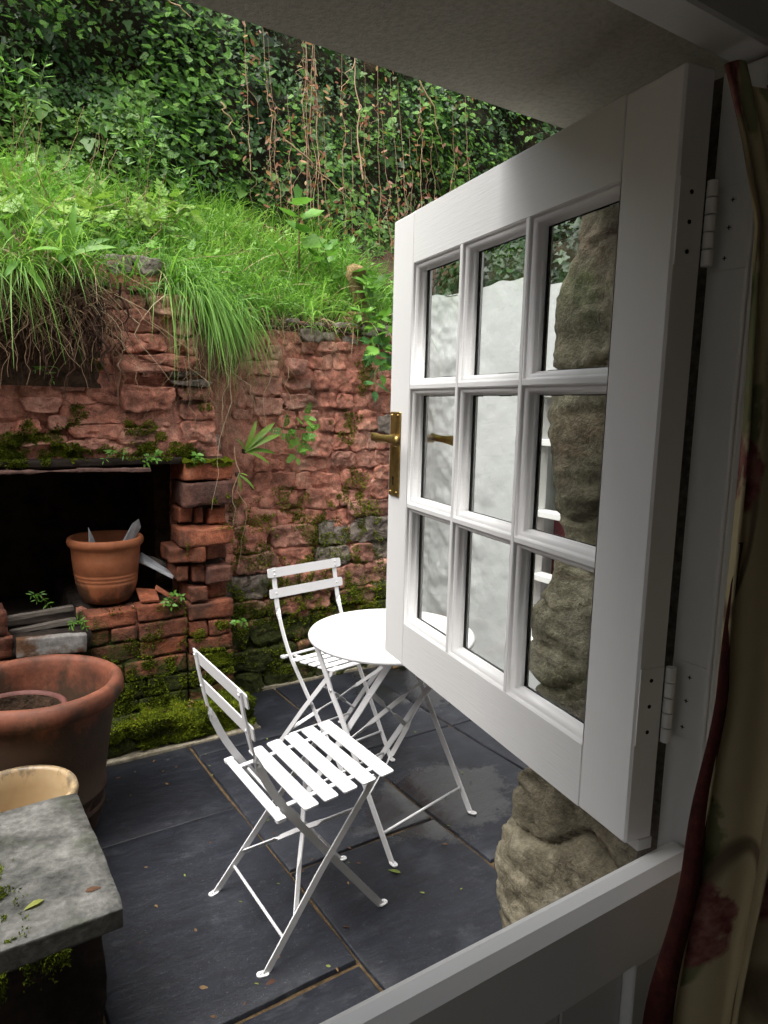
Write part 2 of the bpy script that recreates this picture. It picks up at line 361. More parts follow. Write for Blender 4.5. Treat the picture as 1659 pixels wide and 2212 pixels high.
fz = b.math('ADD', b.math('MULTIPLY', fz, 0.9), 0.035)
tr = b.n('ShaderNodeBsdfTransparent'); tr.inputs[0].default_value = (0.94, 0.955, 0.945, 1)
gl = b.n('ShaderNodeBsdfGlossy'); gl.inputs['Roughness'].default_value = 0.0
b.put(gl.inputs['Normal'], b.bump(b.noise(6, 2), 0.02, 0.02))
ms = b.n('ShaderNodeMixShader'); b.t.links.new(fz, ms.inputs[0]); b.t.links.new(tr.outputs[0], ms.inputs[1]); b.t.links.new(gl.outputs[0], ms.inputs[2])
b.t.links.new(ms.outputs[0], b.out.inputs[0]); M['glass'] = b.m
def terracotta(name, cols, zs, rough=0.7, dark=(0.026, 0.020, 0.011)):
    b = NB(name); tc = b.n('ShaderNodeTexCoord').outputs['Object']; n1 = b.noise(9, 6, 0.65, b.map(vec=tc)); n2 = b.noise(90, 3, 0.6, b.map(vec=tc)); z = b.sep(tc)[2]
    base = b.ramp(n1, (0.3, cols[0]), (0.55, cols[1]), (0.75, cols[2]))
    mk = b.math('ADD', b.math('MULTIPLY', b.noise(7, 6, 0.7, b.map((1, 1, 0.6), vec=tc, loc=(3, 3, 3))), 1.0), b.math('MULTIPLY', b.math('SUBTRACT', z, zs[0]), zs[1]))
    base = b.mix(b.math('MULTIPLY', b.ramp(mk, (0.46, 1), (0.60, 0)), 0.82), base, dark)
    return b.done(base, rough, b.bump(b.math('ADD', b.math('MULTIPLY', n1, 0.5), n2), 0.25, 0.004), 0.35)
M['terra_small'] = terracotta('terracotta', ((0.19, 0.062, 0.026), (0.29, 0.098, 0.04), (0.33, 0.13, 0.065)), (0.05, 2.2))
M['terra_large'] = terracotta('weathered_terracotta', ((0.06, 0.022, 0.012), (0.15, 0.048, 0.025), (0.23, 0.09, 0.052)), (0.47, 1.9))
M['terra_inner'] = terracotta('dull_terracotta', ((0.05, 0.02, 0.016), (0.10, 0.035, 0.028), (0.14, 0.06, 0.045)), (0.3, 1.6))
b = NB('glazed_cream'); tc = b.n('ShaderNodeTexCoord').outputs['Object']; z = b.sep(tc)[2]
mk = b.math('ADD', b.noise(14, 6, 0.75, b.map((1, 1, 0.5), vec=tc)), b.math('MULTIPLY', b.math('SUBTRACT', z, 0.325), 2.6))
M['cream'] = b.done(b.mix(b.ramp(mk, (0.56, 0), (0.66, 0.75)), b.ramp(b.noise(5, 4, 0.6, b.map(vec=tc)), (0.3, (0.30, 0.205, 0.105)), (0.7, (0.42, 0.32, 0.19))), (0.10, 0.08, 0.055)), 0.4, b.bump(b.noise(60, 3), 0.15, 0.003), 0.5)
b = NB('grey_slate_piece'); M['slate_piece'] = b.done(b.ramp(b.noise(22, 5, 0.65), (0.3, (0.24, 0.26, 0.28)), (0.7, (0.48, 0.50, 0.53))), 0.55, b.bump(b.noise(50, 4), 0.5, 0.004), 0.4)
b = NB('rusty_iron'); M['rust'] = b.done(b.ramp(b.noise(35, 6, 0.7), (0.3, (0.05, 0.028, 0.024)), (0.6, (0.15, 0.085, 0.07)), (0.8, (0.25, 0.19, 0.17))), 0.85, b.bump(b.noise(70, 4), 0.7, 0.005), 0.3)
b = NB('concrete_plank'); M['plank'] = b.done(b.mix(b.ramp(b.noise(7, 5, 0.6, b.map(loc=(0.3, 0, 0))), (0.48, 0), (0.60, 1)), b.ramp(b.noise(50, 4, 0.7), (0.3, (0.15, 0.143, 0.135)), (0.7, (0.30, 0.285, 0.27))), (0.085, 0.04, 0.018)), 0.85, b.bump(b.noise(90, 4), 0.4, 0.004), 0.3)
b = NB('old_wood'); n1 = b.noise(20, 5, 0.6, b.map((0.6, 6, 6)))
M['wood'] = b.done(b.ramp(n1, (0.3, (0.06, 0.05, 0.042)), (0.7, (0.17, 0.15, 0.13))), 0.9, b.bump(n1, 0.5, 0.005), 0.2)
b = NB('rendered_soffit'); n1 = b.noise(120, 4, 0.7); n2 = b.noise(5, 5, 0.6)
M['soffit'] = b.done(b.mix(0.5, b.ramp(n2, (0.3, (0.40, 0.385, 0.32)), (0.7, (0.44, 0.42, 0.35))), b.ramp(n1, (0.3, 0.65), (0.6, 1.15)), 'MULTIPLY'), 0.95, b.bump(n1, 0.8, 0.004), 0.2)
b = NB('limewash'); n1 = b.noise(14, 6, 0.65); n2 = b.noise(4, 6, 0.7)
lw = b.mix(b.ramp(n2, (0.60, 0), (0.78, 0.35)), (0.40, 0.41, 0.41), (0.27, 0.28, 0.265)); zz = b.sep()[2]
gr = b.ramp(b.math('ADD', b.math('MULTIPLY', b.noise(7, 6, 0.7), 0.8), b.math('MULTIPLY', b.math('SUBTRACT', zz, 2.05), 1.1)), (0.40, 0), (0.60, 0.45))
M['limewash'] = b.done(b.mix(gr, lw, (0.30, 0.34, 0.24)), 0.6, b.bump(n1, 0.22, 0.02), 0.4)
b = NB('room_wall'); M['room'] = b.done(b.ramp(b.noise(6, 4), (0.3, (0.36, 0.34, 0.31)), (0.7, (0.44, 0.42, 0.38))), 0.9)
b = NB('maroon_wall'); M['maroon'] = b.done(b.ramp(b.noise(6, 4), (0.3, (0.10, 0.045, 0.04)), (0.7, (0.15, 0.07, 0.06))), 0.9)
b = NB('red_trim'); M['red_trim'] = b.done(b.ramp(b.noise(60, 4, 0.7), (0.3, (0.022, 0.006, 0.005)), (0.62, (0.060, 0.013, 0.010)), (0.8, (0.11, 0.05, 0.02))), 0.9, b.bump(b.noise(300, 2), 0.4, 0.002), 0.2)
b = NB('dark_red_cloth'); M['red_cloth'] = b.done(b.ramp(b.noise(8, 4), (0.3, (0.09, 0.012, 0.02)), (0.7, (0.16, 0.025, 0.035))), 0.8)

def leafmat(name, c0, c1, c2, rough=0.45, trans=0.3, spec=0.5):
    b = NB(name); c = b.attr('Col'); v = b.noise(40, 3, 0.6)
    base = b.ramp(c, (0, c0), (0.55, c1), (1, c2))
    base = b.mix(0.35, base, b.ramp(v, (0.3, 0.6), (0.7, 1.35)), 'MULTIPLY')
    return b.done(base, rough, None, spec, trans=trans)
M['ivy'] = leafmat('ivy_leaf', (0.016, 0.046, 0.010), (0.042, 0.115, 0.018), (0.13, 0.25, 0.035), 0.42, 0.2, 0.36)
M['shaded_ivy'] = leafmat('shaded_ivy_leaf', (0.006, 0.016, 0.005), (0.014, 0.036, 0.010), (0.035, 0.075, 0.018), 0.45, 0.05, 0.3)  # darker copy of the ivy, shade behind the panes put into the leaf colour
M['grass'] = leafmat('grass_blade', (0.065, 0.160, 0.018), (0.125, 0.300, 0.030), (0.24, 0.42, 0.06), 0.5, 0.45)
M['straw'] = leafmat('dry_straw', (0.16, 0.10, 0.05), (0.32, 0.22, 0.11), (0.50, 0.40, 0.24), 0.6, 0.2)
M['root'] = leafmat('root', (0.03, 0.016, 0.011), (0.10, 0.05, 0.033), (0.30, 0.20, 0.12), 0.8, 0.0, 0.2)
M['vine_leaf'] = leafmat('vine_leaf', (0.14, 0.045, 0.018), (0.22, 0.075, 0.022), (0.26, 0.15, 0.03), 0.5, 0.35)
b = NB('vine_stem'); M['vine_stem'] = b.done((0.34, 0.22, 0.135), 0.8)
def leafobj(name, c0, c1, rough=0.45):
    b = NB(name); rn = b.obj()['Random']; v = b.noise(60, 3, 0.6)
    base = b.mix(0.35, b.ramp(rn, (0, c0), (1, c1)), b.ramp(v, (0.3, 0.65), (0.7, 1.3)), 'MULTIPLY')
    return b.done(base, rough, None, 0.45, trans=0.35)
M['leaf_fresh'] = leafobj('fresh_leaf', (0.075, 0.20, 0.022), (0.15, 0.33, 0.04))
M['leaf_lime'] = leafobj('lime_leaf', (0.12, 0.25, 0.025), (0.22, 0.36, 0.05))
M['leaf_deep'] = leafobj('deep_leaf', (0.035, 0.11, 0.028), (0.075, 0.19, 0.035))
M['fallen'] = leafobj('fallen_leaf', (0.09, 0.035, 0.018), (0.24, 0.15, 0.06), 0.7)
M['fallen_green'] = leafobj('fallen_green_leaf', (0.16, 0.22, 0.04), (0.24, 0.26, 0.06), 0.6)
b = NB('stem'); M['stem'] = b.done((0.09, 0.12, 0.03), 0.6)
b = NB('red_stem'); M['red_stem'] = b.done((0.14, 0.05, 0.03), 0.6)
b = NB('tuff'); M['tuff'] = b.done(b.ramp(b.noise(16, 6, 0.7), (0.3, (0.08, 0.058, 0.024)), (0.7, (0.27, 0.20, 0.085))), 0.95, b.bump(b.noise(40, 5, 0.7), 0.9, 0.02), 0.2)

# curtain print: flowers and leaves on a buff ground
b = NB('curtain_print'); uv = b.n('ShaderNodeTexCoord').outputs['UV']
wv = b.noise(14, 4, 0.6, b.map(vec=uv)); wob = b.math('MULTIPLY', b.math('SUBTRACT', wv, 0.5), 0.10)
x = b.n('ShaderNodeVectorMath', operation='ADD'); b.put(x.inputs[0], b.map((1, 1, 1), vec=uv)); b.put(x.inputs[1], wob); duv = x.outputs[0]
fl = b.voro(7.0, b.map((1, 1, 1), vec=duv)); lf = b.voro(6.5, b.map((1.9, 0.8, 1), (0, 0, R(32)), duv, (2.3, 0.6, 0)))
base = b.ramp(b.noise(5, 4, 0.6, b.map(vec=uv)), (0.3, (0.46, 0.385, 0.23)), (0.7, (0.56, 0.475, 0.30)))
ve = b.math('ABSOLUTE', b.math('SUBTRACT', b.noise(2.2, 2, 0.4, b.map((2.2, 0.8, 1), vec=uv)), 0.5))
base = b.mix(b.ramp(ve, (0.006, 0.75), (0.014, 0)), base, (0.09, 0.055, 0.035))
lm = b.ramp(lf, (0.30, 1), (0.34, 0)); lv = b.ramp(b.voro(28, b.map((1, 1, 1), vec=uv)), (0.2, (0.05, 0.075, 0.03)), (0.5, (0.17, 0.19, 0.09)))
base = b.mix(b.math('MULTIPLY', lm, 0.8), base, lv)
fm = b.ramp(b.math('ADD', fl, b.math('MULTIPLY', b.math('SUBTRACT', b.noise(40, 3, 0.7, b.map(vec=uv)), 0.5), 0.14)), (0.29, 1), (0.36, 0))
fv = b.ramp(b.noise(50, 3, 0.7, b.map(vec=uv)), (0.35, (0.17, 0.05, 0.05)), (0.65, (0.36, 0.17, 0.14)))
base = b.mix(fm, base, fv)
M['curtain'] = b.done(base, 0.9, b.bump(b.noise(500, 2, 0.5, b.map(vec=uv)), 0.25, 0.002), 0.15, trans=0.12)

# ------------------------------------------------------------------ ground and patio
box('ground', (-40, -40, -0.30), (40, 40, -0.12), M['ground'], None, 0)['kind'] = 'structure'
patio = box('patio', (-3.0, 0.87, -0.12), (2.42, 3.40, -0.012), M['joint'], None, 0); patio['kind'] = 'structure'
def slab(x0, x1, y0, y1, seed, lift=0.0):
    g = 0.0035; nx = max(4, int((x1 - x0) / 0.07)); ny = max(4, int((y1 - y0) / 0.07))
    xs = np.linspace(x0 + g, x1 - g, nx); ys = np.linspace(y0 + g, y1 - g, ny)
    xs = np.concatenate([xs[:1], xs[:1] + 0.004, xs[1:-1], xs[-1:] - 0.004, xs[-1:]]); ys = np.concatenate([ys[:1], ys[:1] + 0.004, ys[1:-1], ys[-1:] - 0.004, ys[-1:]]); nx += 2; ny += 2
    X, Y = np.meshgrid(xs, ys, indexing='ij'); p = np.stack([X.ravel(), Y.ravel(), np.full(X.size, seed * 1.7)], 1)
    ed = np.minimum(np.minimum(X - xs[0], xs[-1] - X), np.minimum(Y - ys[0], ys[-1] - Y)).ravel()
    Z = lift + 0.0018 * fbm(p * np.array([2.2, 7, 1]), seed, 3) - 0.002 * (ed < 1e-6)
    p2 = p.copy(); jit = 0.004 * np.stack([vnoise(p * 9, seed + 4), vnoise(p * 9, seed + 5)], 1)
    p2[:, :2] += jit * (ed < 1e-6)[:, None]; p2[:, 2] = Z
    top = p2.reshape(nx, ny, 3)
    ring = [top[i, 0] for i in range(nx)] + [top[-1, j] for j in range(1, ny)] + [top[i, -1] for i in range(nx - 2, -1, -1)] + [top[0, j] for j in range(ny - 2, 0, -1)]
    V = list(p2) + [(v[0], v[1], -0.03) for v in ring]
    idx = np.arange(nx * ny).reshape(nx, ny)
    F = [tuple(f) for f in np.stack([idx[:-1, :-1], idx[1:, :-1], idx[1:, 1:], idx[:-1, 1:]], -1).reshape(-1, 4)]
    ri = [idx[i, 0] for i in range(nx)] + [idx[-1, j] for j in range(1, ny)] + [idx[i, -1] for i in range(nx - 2, -1, -1)] + [idx[0, j] for j in range(ny - 2, 0, -1)]
    m = len(ri); b0 = nx * ny
    for k in range(m): F.append((ri[(k + 1) % m], ri[k], b0 + k, b0 + (k + 1) % m))
    link('slab', npmesh('slab', V, np.array(F)), M['slate'], patio, True, True)
for i, (x0, x1, y0, y1, lf) in enumerate([
    (0.30, 0.918, 1.462, 2.335, 0.004), (0.30, 0.918, 2.338, 2.90, 0), (0.30, 0.918, 0.88, 1.452, 0), (-0.32, 0.296, 1.0, 1.95, 0), (-0.32, 0.296, 1.95, 2.9, 0), (-1.0, -0.32, 0.88, 1.9, 0), (-1.0, -0.32, 1.9, 2.9, 0),
    (0.926, 1.512, 0.88, 1.896, 0), (0.926, 1.512, 1.904, 2.785, 0), (0.926, 1.512, 2.79, 3.36, 0),
    (1.52, 2.05, 0.88, 1.588, 0), (1.52, 2.05, 1.596, 2.47, 0), (1.52, 2.05, 2.476, 3.36, 0), (2.056, 2.40, 0.88, 1.7, 0), (2.056, 2.40, 1.706, 2.462, 0), (2.056, 2.40, 2.468, 3.36, 0)]):
    slab(x0, x1, y0, y1, i, lf)

# ------------------------------------------------------------------ stone walls
def stone_poly(name, q, pro, tint, Y0, mat, parent, seed, back=0.07):
    """one wall stone from its outline q (x, z), its face pro in front of the plane Y0"""
    q = [np.array((q[2 * i], q[2 * i + 1])) for i in range(4)]; per = []
    for i in range(4):
        a, b_ = q[i], q[(i + 1) % 4]; L = np.linalg.norm(b_ - a); n = max(3, int(L / 0.014))
        for k in range(n): per.append(a + (b_ - a) * k / n)
    per = np.array(per); c = per.mean(0); rel = per - c
    ang = np.arctan2(rel[:, 1], rel[:, 0])
    hw = max(1e-3, np.ptp(per[:, 0]) / 2); hh = max(1e-3, np.ptp(per[:, 1]) / 2)
    # round the corners: pull towards a superellipse
    k = (np.abs(rel[:, 0] / hw) ** 5 + np.abs(rel[:, 1] / hh) ** 5) ** (-1 / 5.0)
    rel = rel * np.clip(k, 0.88, 1.04)[:, None]
    p3 = np.stack([per[:, 0], np.full(len(per), seed * 0.37), per[:, 1]], 1)
    rel = rel * (1 + np.clip(0.007 * fbm(p3 * 26, seed, 3) + 0.011 * fbm(p3 * 9, seed + 5, 2), -0.025, 0.025) / min(hw, hh))[:, None]
    inset = min(0.004, 0.3 * min(hw, hh))
    s_in = 1 - inset / np.array([hw, hh])
    rings = [(rel * 1.03, -back), (rel, -0.25 * pro), (rel * (0.35 + 0.65 * s_in), pro * 0.75), (rel * s_in, pro), (rel * s_in * 0.82, pro), (rel * s_in * 0.64, pro), (rel * s_in * 0.46, pro), (rel * s_in * 0.28, pro), (rel * s_in * 0.12, pro)]
    V = []; n = len(per)
    tilt = rnd.uniform(-0.10, 0.10); tz = rnd.uniform(-0.12, 0.06)
    for ri, (r2, d) in enumerate(rings):
        w = np.stack([c[0] + r2[:, 0], np.full(n, Y0), c[1] + r2[:, 1]], 1) + seed * 0.9
        dd_ = np.full(n, float(d))
        if ri >= 2: dd_ += 0.011 * fbm(w * 12, seed + 2, 3) + 0.006 * fbm(w * 40, seed + 3, 2) + 0.007 * fbm(w * np.array([6, 6, 28]), seed + 6, 2) - 0.011 * np.exp(-(vnoise(w * np.array([7, 7, 10]), seed + 8) / 0.07) ** 2) + tilt * r2[:, 0] * 0.35 + tz * r2[:, 1] * 0.5
        V += list(np.stack([c[0] + r2[:, 0], Y0 - dd_, c[1] + r2[:, 1]], 1))
    V.append((c[0], Y0 - pro, c[1])); F = []
    for i in range(len(rings) - 1):
        for j in range(n):
            a0 = i * n + j; a1 = i * n + (j + 1) % n; F += [(a0, a1, a1 + n), (a0, a1 + n, a0 + n)]
    last = (len(rings) - 1) * n
    for j in range(n): F.append((last + j, last + (j + 1) % n, len(V) - 1))
    o = link(name, npmesh(name, np.array(V), np.array(F)), mat, parent, True, False)
    o.color = (1.0 if tint == 1 else 0.25 if tint == 2 else 0.0, rnd.random(), 0, 1)
    return o
RIGHT_WALL=[
 (1.464,1.903,1.607,1.915,1.607,1.888,1.463,1.877,0.020,1),
 (1.608,1.932,1.684,1.938,1.684,1.914,1.608,1.908,0.025,1),
 (1.688,1.918,1.815,1.929,1.815,1.903,1.688,1.893,0.025,1),
 (1.512,1.867,1.688,1.881,1.688,1.812,1.512,1.800,0.012,0),
 (1.687,1.886,1.804,1.895,1.805,1.827,1.687,1.820,0.028,1),
 (1.811,1.879,1.885,1.885,1.886,1.843,1.812,1.838,0.020,1),
 (1.869,1.934,2.031,1.947,2.032,1.886,1.870,1.874,0.018,1),
 (1.926,1.872,2.030,1.880,2.031,1.833,1.927,1.826,0.015,1),
 (1.500,1.790,1.582,1.795,1.582,1.728,1.500,1.723,0.026,2),
 (1.594,1.805,1.689,1.811,1.689,1.754,1.594,1.748,0.010,0),
 (1.693,1.818,1.779,1.823,1.779,1.765,1.693,1.760,0.014,0),
 (1.780,1.822,1.886,1.829,1.886,1.790,1.780,1.784,0.018,0),
 (1.892,1.836,2.030,1.846,2.031,1.793,1.893,1.784,0.010,0),
 (2.031,1.796,2.140,1.803,2.143,1.700,2.033,1.695,0.016,0),
 (1.602,1.729,1.709,1.735,1.710,1.647,1.602,1.643,0.062,2),
 (1.360,1.826,1.496,1.836,1.496,1.721,1.359,1.713,0.016,2),
 (1.338,1.707,1.570,1.720,1.570,1.643,1.337,1.633,0.020,2),
 (1.394,1.638,1.579,1.646,1.579,1.543,1.393,1.537,0.012,2),
 (1.583,1.635,1.767,1.643,1.767,1.581,1.583,1.575,0.014,2),
 (1.739,1.755,1.872,1.763,1.873,1.689,1.740,1.683,0.014,0),
 (1.878,1.769,2.027,1.778,2.028,1.697,1.879,1.690,0.008,0),
 (1.774,1.681,1.879,1.686,1.880,1.581,1.775,1.578,0.006,0),
 (1.879,1.681,2.090,1.691,2.092,1.575,1.880,1.569,0.012,0),
 (2.094,1.675,2.183,1.679,2.185,1.591,2.096,1.588,0.012,0),
 (1.332,1.598,1.420,1.602,1.420,1.484,1.331,1.482,0.014,2),
 (1.427,1.535,1.595,1.540,1.595,1.445,1.426,1.442,0.014,2),
 (1.587,1.549,1.802,1.555,1.803,1.486,1.588,1.482,0.018,2),
 (1.810,1.562,1.915,1.565,1.916,1.488,1.810,1.486,0.010,0),
 (1.914,1.565,2.092,1.570,2.094,1.490,1.916,1.486,0.016,0),
 (2.099,1.581,2.251,1.586,2.254,1.485,2.101,1.483,0.010,0),
 (1.304,1.472,1.450,1.475,1.450,1.417,1.303,1.416,0.016,2),
 (1.456,1.438,1.554,1.439,1.554,1.374,1.456,1.374,0.010,0),
 (1.557,1.477,1.671,1.479,1.671,1.381,1.557,1.380,0.010,0),
 (1.672,1.474,1.804,1.476,1.805,1.381,1.672,1.381,0.014,0),
 (1.807,1.430,1.890,1.431,1.891,1.361,1.807,1.361,0.018,0),
 (1.898,1.469,2.047,1.471,2.049,1.353,1.900,1.354,0.008,0),
 (2.046,1.468,2.245,1.471,2.248,1.375,2.048,1.375,0.014,0),
 (1.512,1.368,1.703,1.369,1.704,1.228,1.512,1.231,0.010,0),
 (1.705,1.374,1.875,1.374,1.877,1.223,1.706,1.227,0.014,0),
 (1.879,1.351,1.992,1.351,1.994,1.258,1.881,1.260,0.016,0),
 (2.002,1.358,2.099,1.358,2.102,1.258,2.004,1.259,0.008,0),
 (2.105,1.368,2.252,1.368,2.255,1.258,2.108,1.260,0.008,2),
 (1.432,1.229,1.623,1.225,1.623,1.151,1.432,1.157,0.014,0),
 (1.629,1.221,1.880,1.216,1.881,1.142,1.629,1.150,0.010,0),
 (1.878,1.257,2.036,1.255,2.038,1.163,1.880,1.168,0.020,2),
 (2.049,1.255,2.255,1.252,2.258,1.155,2.051,1.160,0.008,2),
 (1.436,1.152,1.669,1.144,1.669,1.058,1.435,1.069,0.014,0),
 (1.675,1.145,1.930,1.137,1.932,1.046,1.675,1.057,0.008,0),
 (1.929,1.161,2.082,1.156,2.084,1.044,1.931,1.051,0.018,0),
 (2.093,1.153,2.242,1.149,2.245,1.052,2.095,1.059,0.006,0),
 (1.455,1.059,1.690,1.048,1.691,0.953,1.454,0.967,0.018,0),
 (1.696,1.050,1.930,1.039,1.931,0.937,1.697,0.952,0.012,0),
 (1.928,1.046,2.041,1.041,2.043,0.945,1.930,0.952,0.020,2),
 (2.051,1.056,2.246,1.048,2.250,0.918,2.054,0.930,0.008,2),
 (1.395,0.964,1.553,0.954,1.553,0.828,1.394,0.841,0.016,0),
 (1.559,0.953,1.709,0.944,1.710,0.817,1.559,0.830,0.010,0),
 (1.714,0.946,1.828,0.939,1.829,0.862,1.714,0.870,0.012,0),
 (1.833,0.937,1.983,0.928,1.985,0.802,1.835,0.814,0.008,0),
 (1.983,0.930,2.243,0.914,2.246,0.821,1.984,0.840,0.014,2),
]
BREAST=[
 (0.686,2.091,0.810,2.107,0.807,2.025,0.683,2.011,0.024,1),
 (0.814,2.100,0.932,2.115,0.931,2.036,0.811,2.022,0.020,1),
 (0.677,2.017,0.944,2.049,0.942,1.977,0.675,1.948,0.014,0),
 (0.668,1.944,0.792,1.957,0.790,1.886,0.666,1.875,0.018,0),
 (0.762,1.943,0.860,1.953,0.858,1.885,0.759,1.876,0.010,0),
 (0.860,1.943,1.042,1.962,1.040,1.876,0.857,1.860,0.048,2),
 (0.683,1.864,0.926,1.886,0.924,1.807,0.680,1.788,0.016,0),
 (0.929,1.861,0.981,1.865,0.979,1.794,0.928,1.790,0.010,0),
 (0.979,1.849,1.057,1.855,1.056,1.793,0.978,1.787,0.020,2),
 (0.635,1.774,0.751,1.783,0.748,1.699,0.632,1.692,0.014,0),
 (0.758,1.779,0.941,1.793,0.940,1.713,0.755,1.702,0.030,0),
 (0.950,1.786,1.026,1.792,1.024,1.718,0.949,1.713,0.006,0),
 (1.022,1.784,1.075,1.788,1.073,1.712,1.020,1.709,0.024,2),
 (0.719,1.687,1.077,1.707,1.076,1.638,0.717,1.622,0.060,3),
 (0.814,1.625,0.906,1.630,0.906,1.604,0.813,1.600,0.024,0),
 (0.911,1.632,1.091,1.640,1.091,1.614,0.910,1.607,0.026,1),
 (0.590,1.672,0.724,1.679,0.722,1.610,0.587,1.604,0.010,0),
 (0.475,1.595,0.606,1.600,0.604,1.534,0.472,1.530,0.012,2),
 (0.610,1.601,0.736,1.606,0.733,1.536,0.608,1.533,0.006,0),
 (0.736,1.618,0.962,1.628,0.961,1.563,0.734,1.556,0.006,0),
 (0.959,1.594,1.109,1.600,1.108,1.575,0.958,1.569,0.036,1),
 (0.968,1.566,1.143,1.572,1.143,1.508,0.967,1.504,0.028,0),
 (0.530,1.525,0.741,1.532,0.739,1.482,0.528,1.478,0.020,0),
 (0.740,1.560,0.977,1.569,0.975,1.462,0.737,1.458,0.040,0),
 (0.987,1.496,1.147,1.500,1.146,1.426,0.986,1.424,0.020,0),
 (0.344,1.502,0.503,1.506,0.500,1.436,0.340,1.434,0.016,2),
 (0.505,1.473,0.549,1.474,0.547,1.413,0.503,1.412,0.008,0),
 (0.552,1.475,0.741,1.479,0.738,1.403,0.549,1.402,0.008,0),
 (0.742,1.451,0.987,1.455,0.986,1.392,0.740,1.391,0.008,0),
 (0.991,1.420,1.152,1.421,1.150,1.311,0.989,1.313,0.022,0),
 (0.336,1.427,0.437,1.428,0.434,1.360,0.333,1.360,0.020,0),
 (0.440,1.433,0.531,1.434,0.528,1.366,0.437,1.366,0.020,2),
 (0.532,1.398,0.730,1.399,0.728,1.339,0.530,1.340,0.010,0),
 (0.733,1.387,0.989,1.387,0.987,1.312,0.731,1.314,0.008,0),
 (0.328,1.357,0.525,1.356,0.523,1.309,0.326,1.311,0.010,2),
 (0.530,1.337,0.729,1.336,0.727,1.297,0.528,1.300,0.010,2),
 (0.488,1.764,0.631,1.774,0.628,1.681,0.484,1.673,0.008,2),
 (0.349,1.587,0.470,1.592,0.466,1.511,0.346,1.508,0.008,2),
 (0.353,1.665,0.479,1.672,0.476,1.598,0.350,1.592,0.006,2),
 (0.489,1.670,0.588,1.675,0.585,1.605,0.487,1.601,0.006,2),
]
def rubble(x0, x1, z0, z1, Y0, parent, seed, hmin=0.07, hmax=0.13, wmin=0.09, wmax=0.26, grey=0.25, batter=0.0, skip=None):
    r = random.Random(seed); z = z0
    while z < z1 - 0.03:
        h = min(r.uniform(hmin, hmax), z1 - z); x = x0 + r.uniform(-0.06, 0)
        while x < x1 - 0.02:
            w = min(r.uniform(wmin, wmax), x1 - x + 0.02); s = lambda: r.uniform(-0.010, 0.010)
            q = (x + s(), z + h - 0.008 + s(), x + w - 0.008 + s(), z + h - 0.008 + s(), x + w - 0.008 + s(), z + s(), x + s(), z + s())
            if not (skip and skip(x + w / 2, z + h / 2)):
                stone_poly('stone', q, r.uniform(0.006, 0.034), r.choice((0, 0, 2, 1)) if r.random() < grey * 2 else 0, Y0 - batter * (z1 - z), M['red_stone'], parent, int(r.random() * 9999))
            x += w
        z += h
wall = thing('stone_wall', 'weathered red sandstone garden wall with moss and grey capping stones behind the round table', 'wall', (1.8, 3.37, 0))
xs = np.linspace(1.0, 2.44, 130); zs = np.linspace(-0.02, 1.925, 170)
X, Z = np.meshgrid(xs, zs, indexing='ij'); p = np.stack([X.ravel(), np.full(X.size, 3.37), Z.ravel()], 1)
dsp = 0.012 * fbm(p * 6, 3, 3) + 0.008 * fbm(p * 22, 8, 3) + 0.004 * fbm(p * 70, 5, 2) + 0.05 * smooth(0.55, 0.0, p[:, 2]) + 0.002 - 0.016 * np.exp(-(vnoise(p * np.array([7, 7, 11]), 19) / 0.07) ** 2)
p[:, 1] -= dsp
grid_mesh('mortar', p.reshape(X.shape + (3,)), M['red_mortar'], wall)
box('core', (0.95, 3.46, -0.05), (2.9, 3.75, 1.90), M['soil'], wall, 0)
for i, t in enumerate(RIGHT_WALL): stone_poly('stone', t[:8], t[8], t[9], 3.37, M['red_stone'], wall, 100 + i)
rubble(1.18, 2.42, 0.0, 0.985, 3.37, wall, 41, 0.08, 0.19, 0.13, 0.36, batter=0.05, grey=0.4, skip=lambda x, z: z > 0.90 and x < 2.0)
rubble(2.20, 2.44, 0.985, 1.90, 3.37, wall, 42)
for x, w in ((2.035, 0.17), (2.21, 0.22)): stone_poly('stone', (x, 1.94, x + w, 1.945, x + w, 1.87, x, 1.875), 0.03, 1, 3.37, M['red_stone'], wall, 77)

# ruined hearth: stone breast above a dark opening
def xr(z): return np.interp(z, [1.2, 1.27, 1.38, 1.47, 1.52, 1.60, 1.76, 1.92, 2.04, 2.2], [1.20, 1.19, 1.16, 1.155, 1.09, 1.07, 1.03, 1.00, 0.925, 0.90])
hearth = thing('ruined_hearth', 'ruined red stone chimney breast over a dark hearth opening, under the overhanging grass', 'ruin', (0.5, 3.2, 0))
zs = np.linspace(1.255, 2.06, 80); cols = []
for k, s in enumerate(np.linspace(0, 1, 150)): cols.append(np.stack([-1.5 + (xr(zs) - 0.015 + 1.5) * s, np.full(80, 3.17), zs], 1))
for k in range(1, 9): cols.append(np.stack([xr(zs) - 0.015 + 0.012 * min(1, k), np.full(80, 3.17 + 0.032 * k), zs], 1))
P = np.array(cols); q = P.reshape(-1, 3); q2 = q.copy()
dsp = 0.013 * fbm(q * 6, 13, 3) + 0.008 * fbm(q * 22, 18, 3) + 0.004 * fbm(q * 70, 15, 2) + 0.002 - 0.016 * np.exp(-(vnoise(q * np.array([7, 7, 11]), 29) / 0.07) ** 2)
q2[:, 1] -= dsp; q2[:, 0] += 0.8 * dsp * (q[:, 1] > 3.18)
grid_mesh('mortar', q2.reshape(P.shape), M['red_mortar'], hearth)
for i, t in enumerate(BREAST): stone_poly('stone', t[:8], t[8], t[9], 3.17, M['red_stone'], hearth, 300 + i)
rubble(-1.5, 0.20, 1.27, 2.0, 3.17, hearth, 43)
r = random.Random(5); z = 1.28                              # quoins turning the right-hand corner
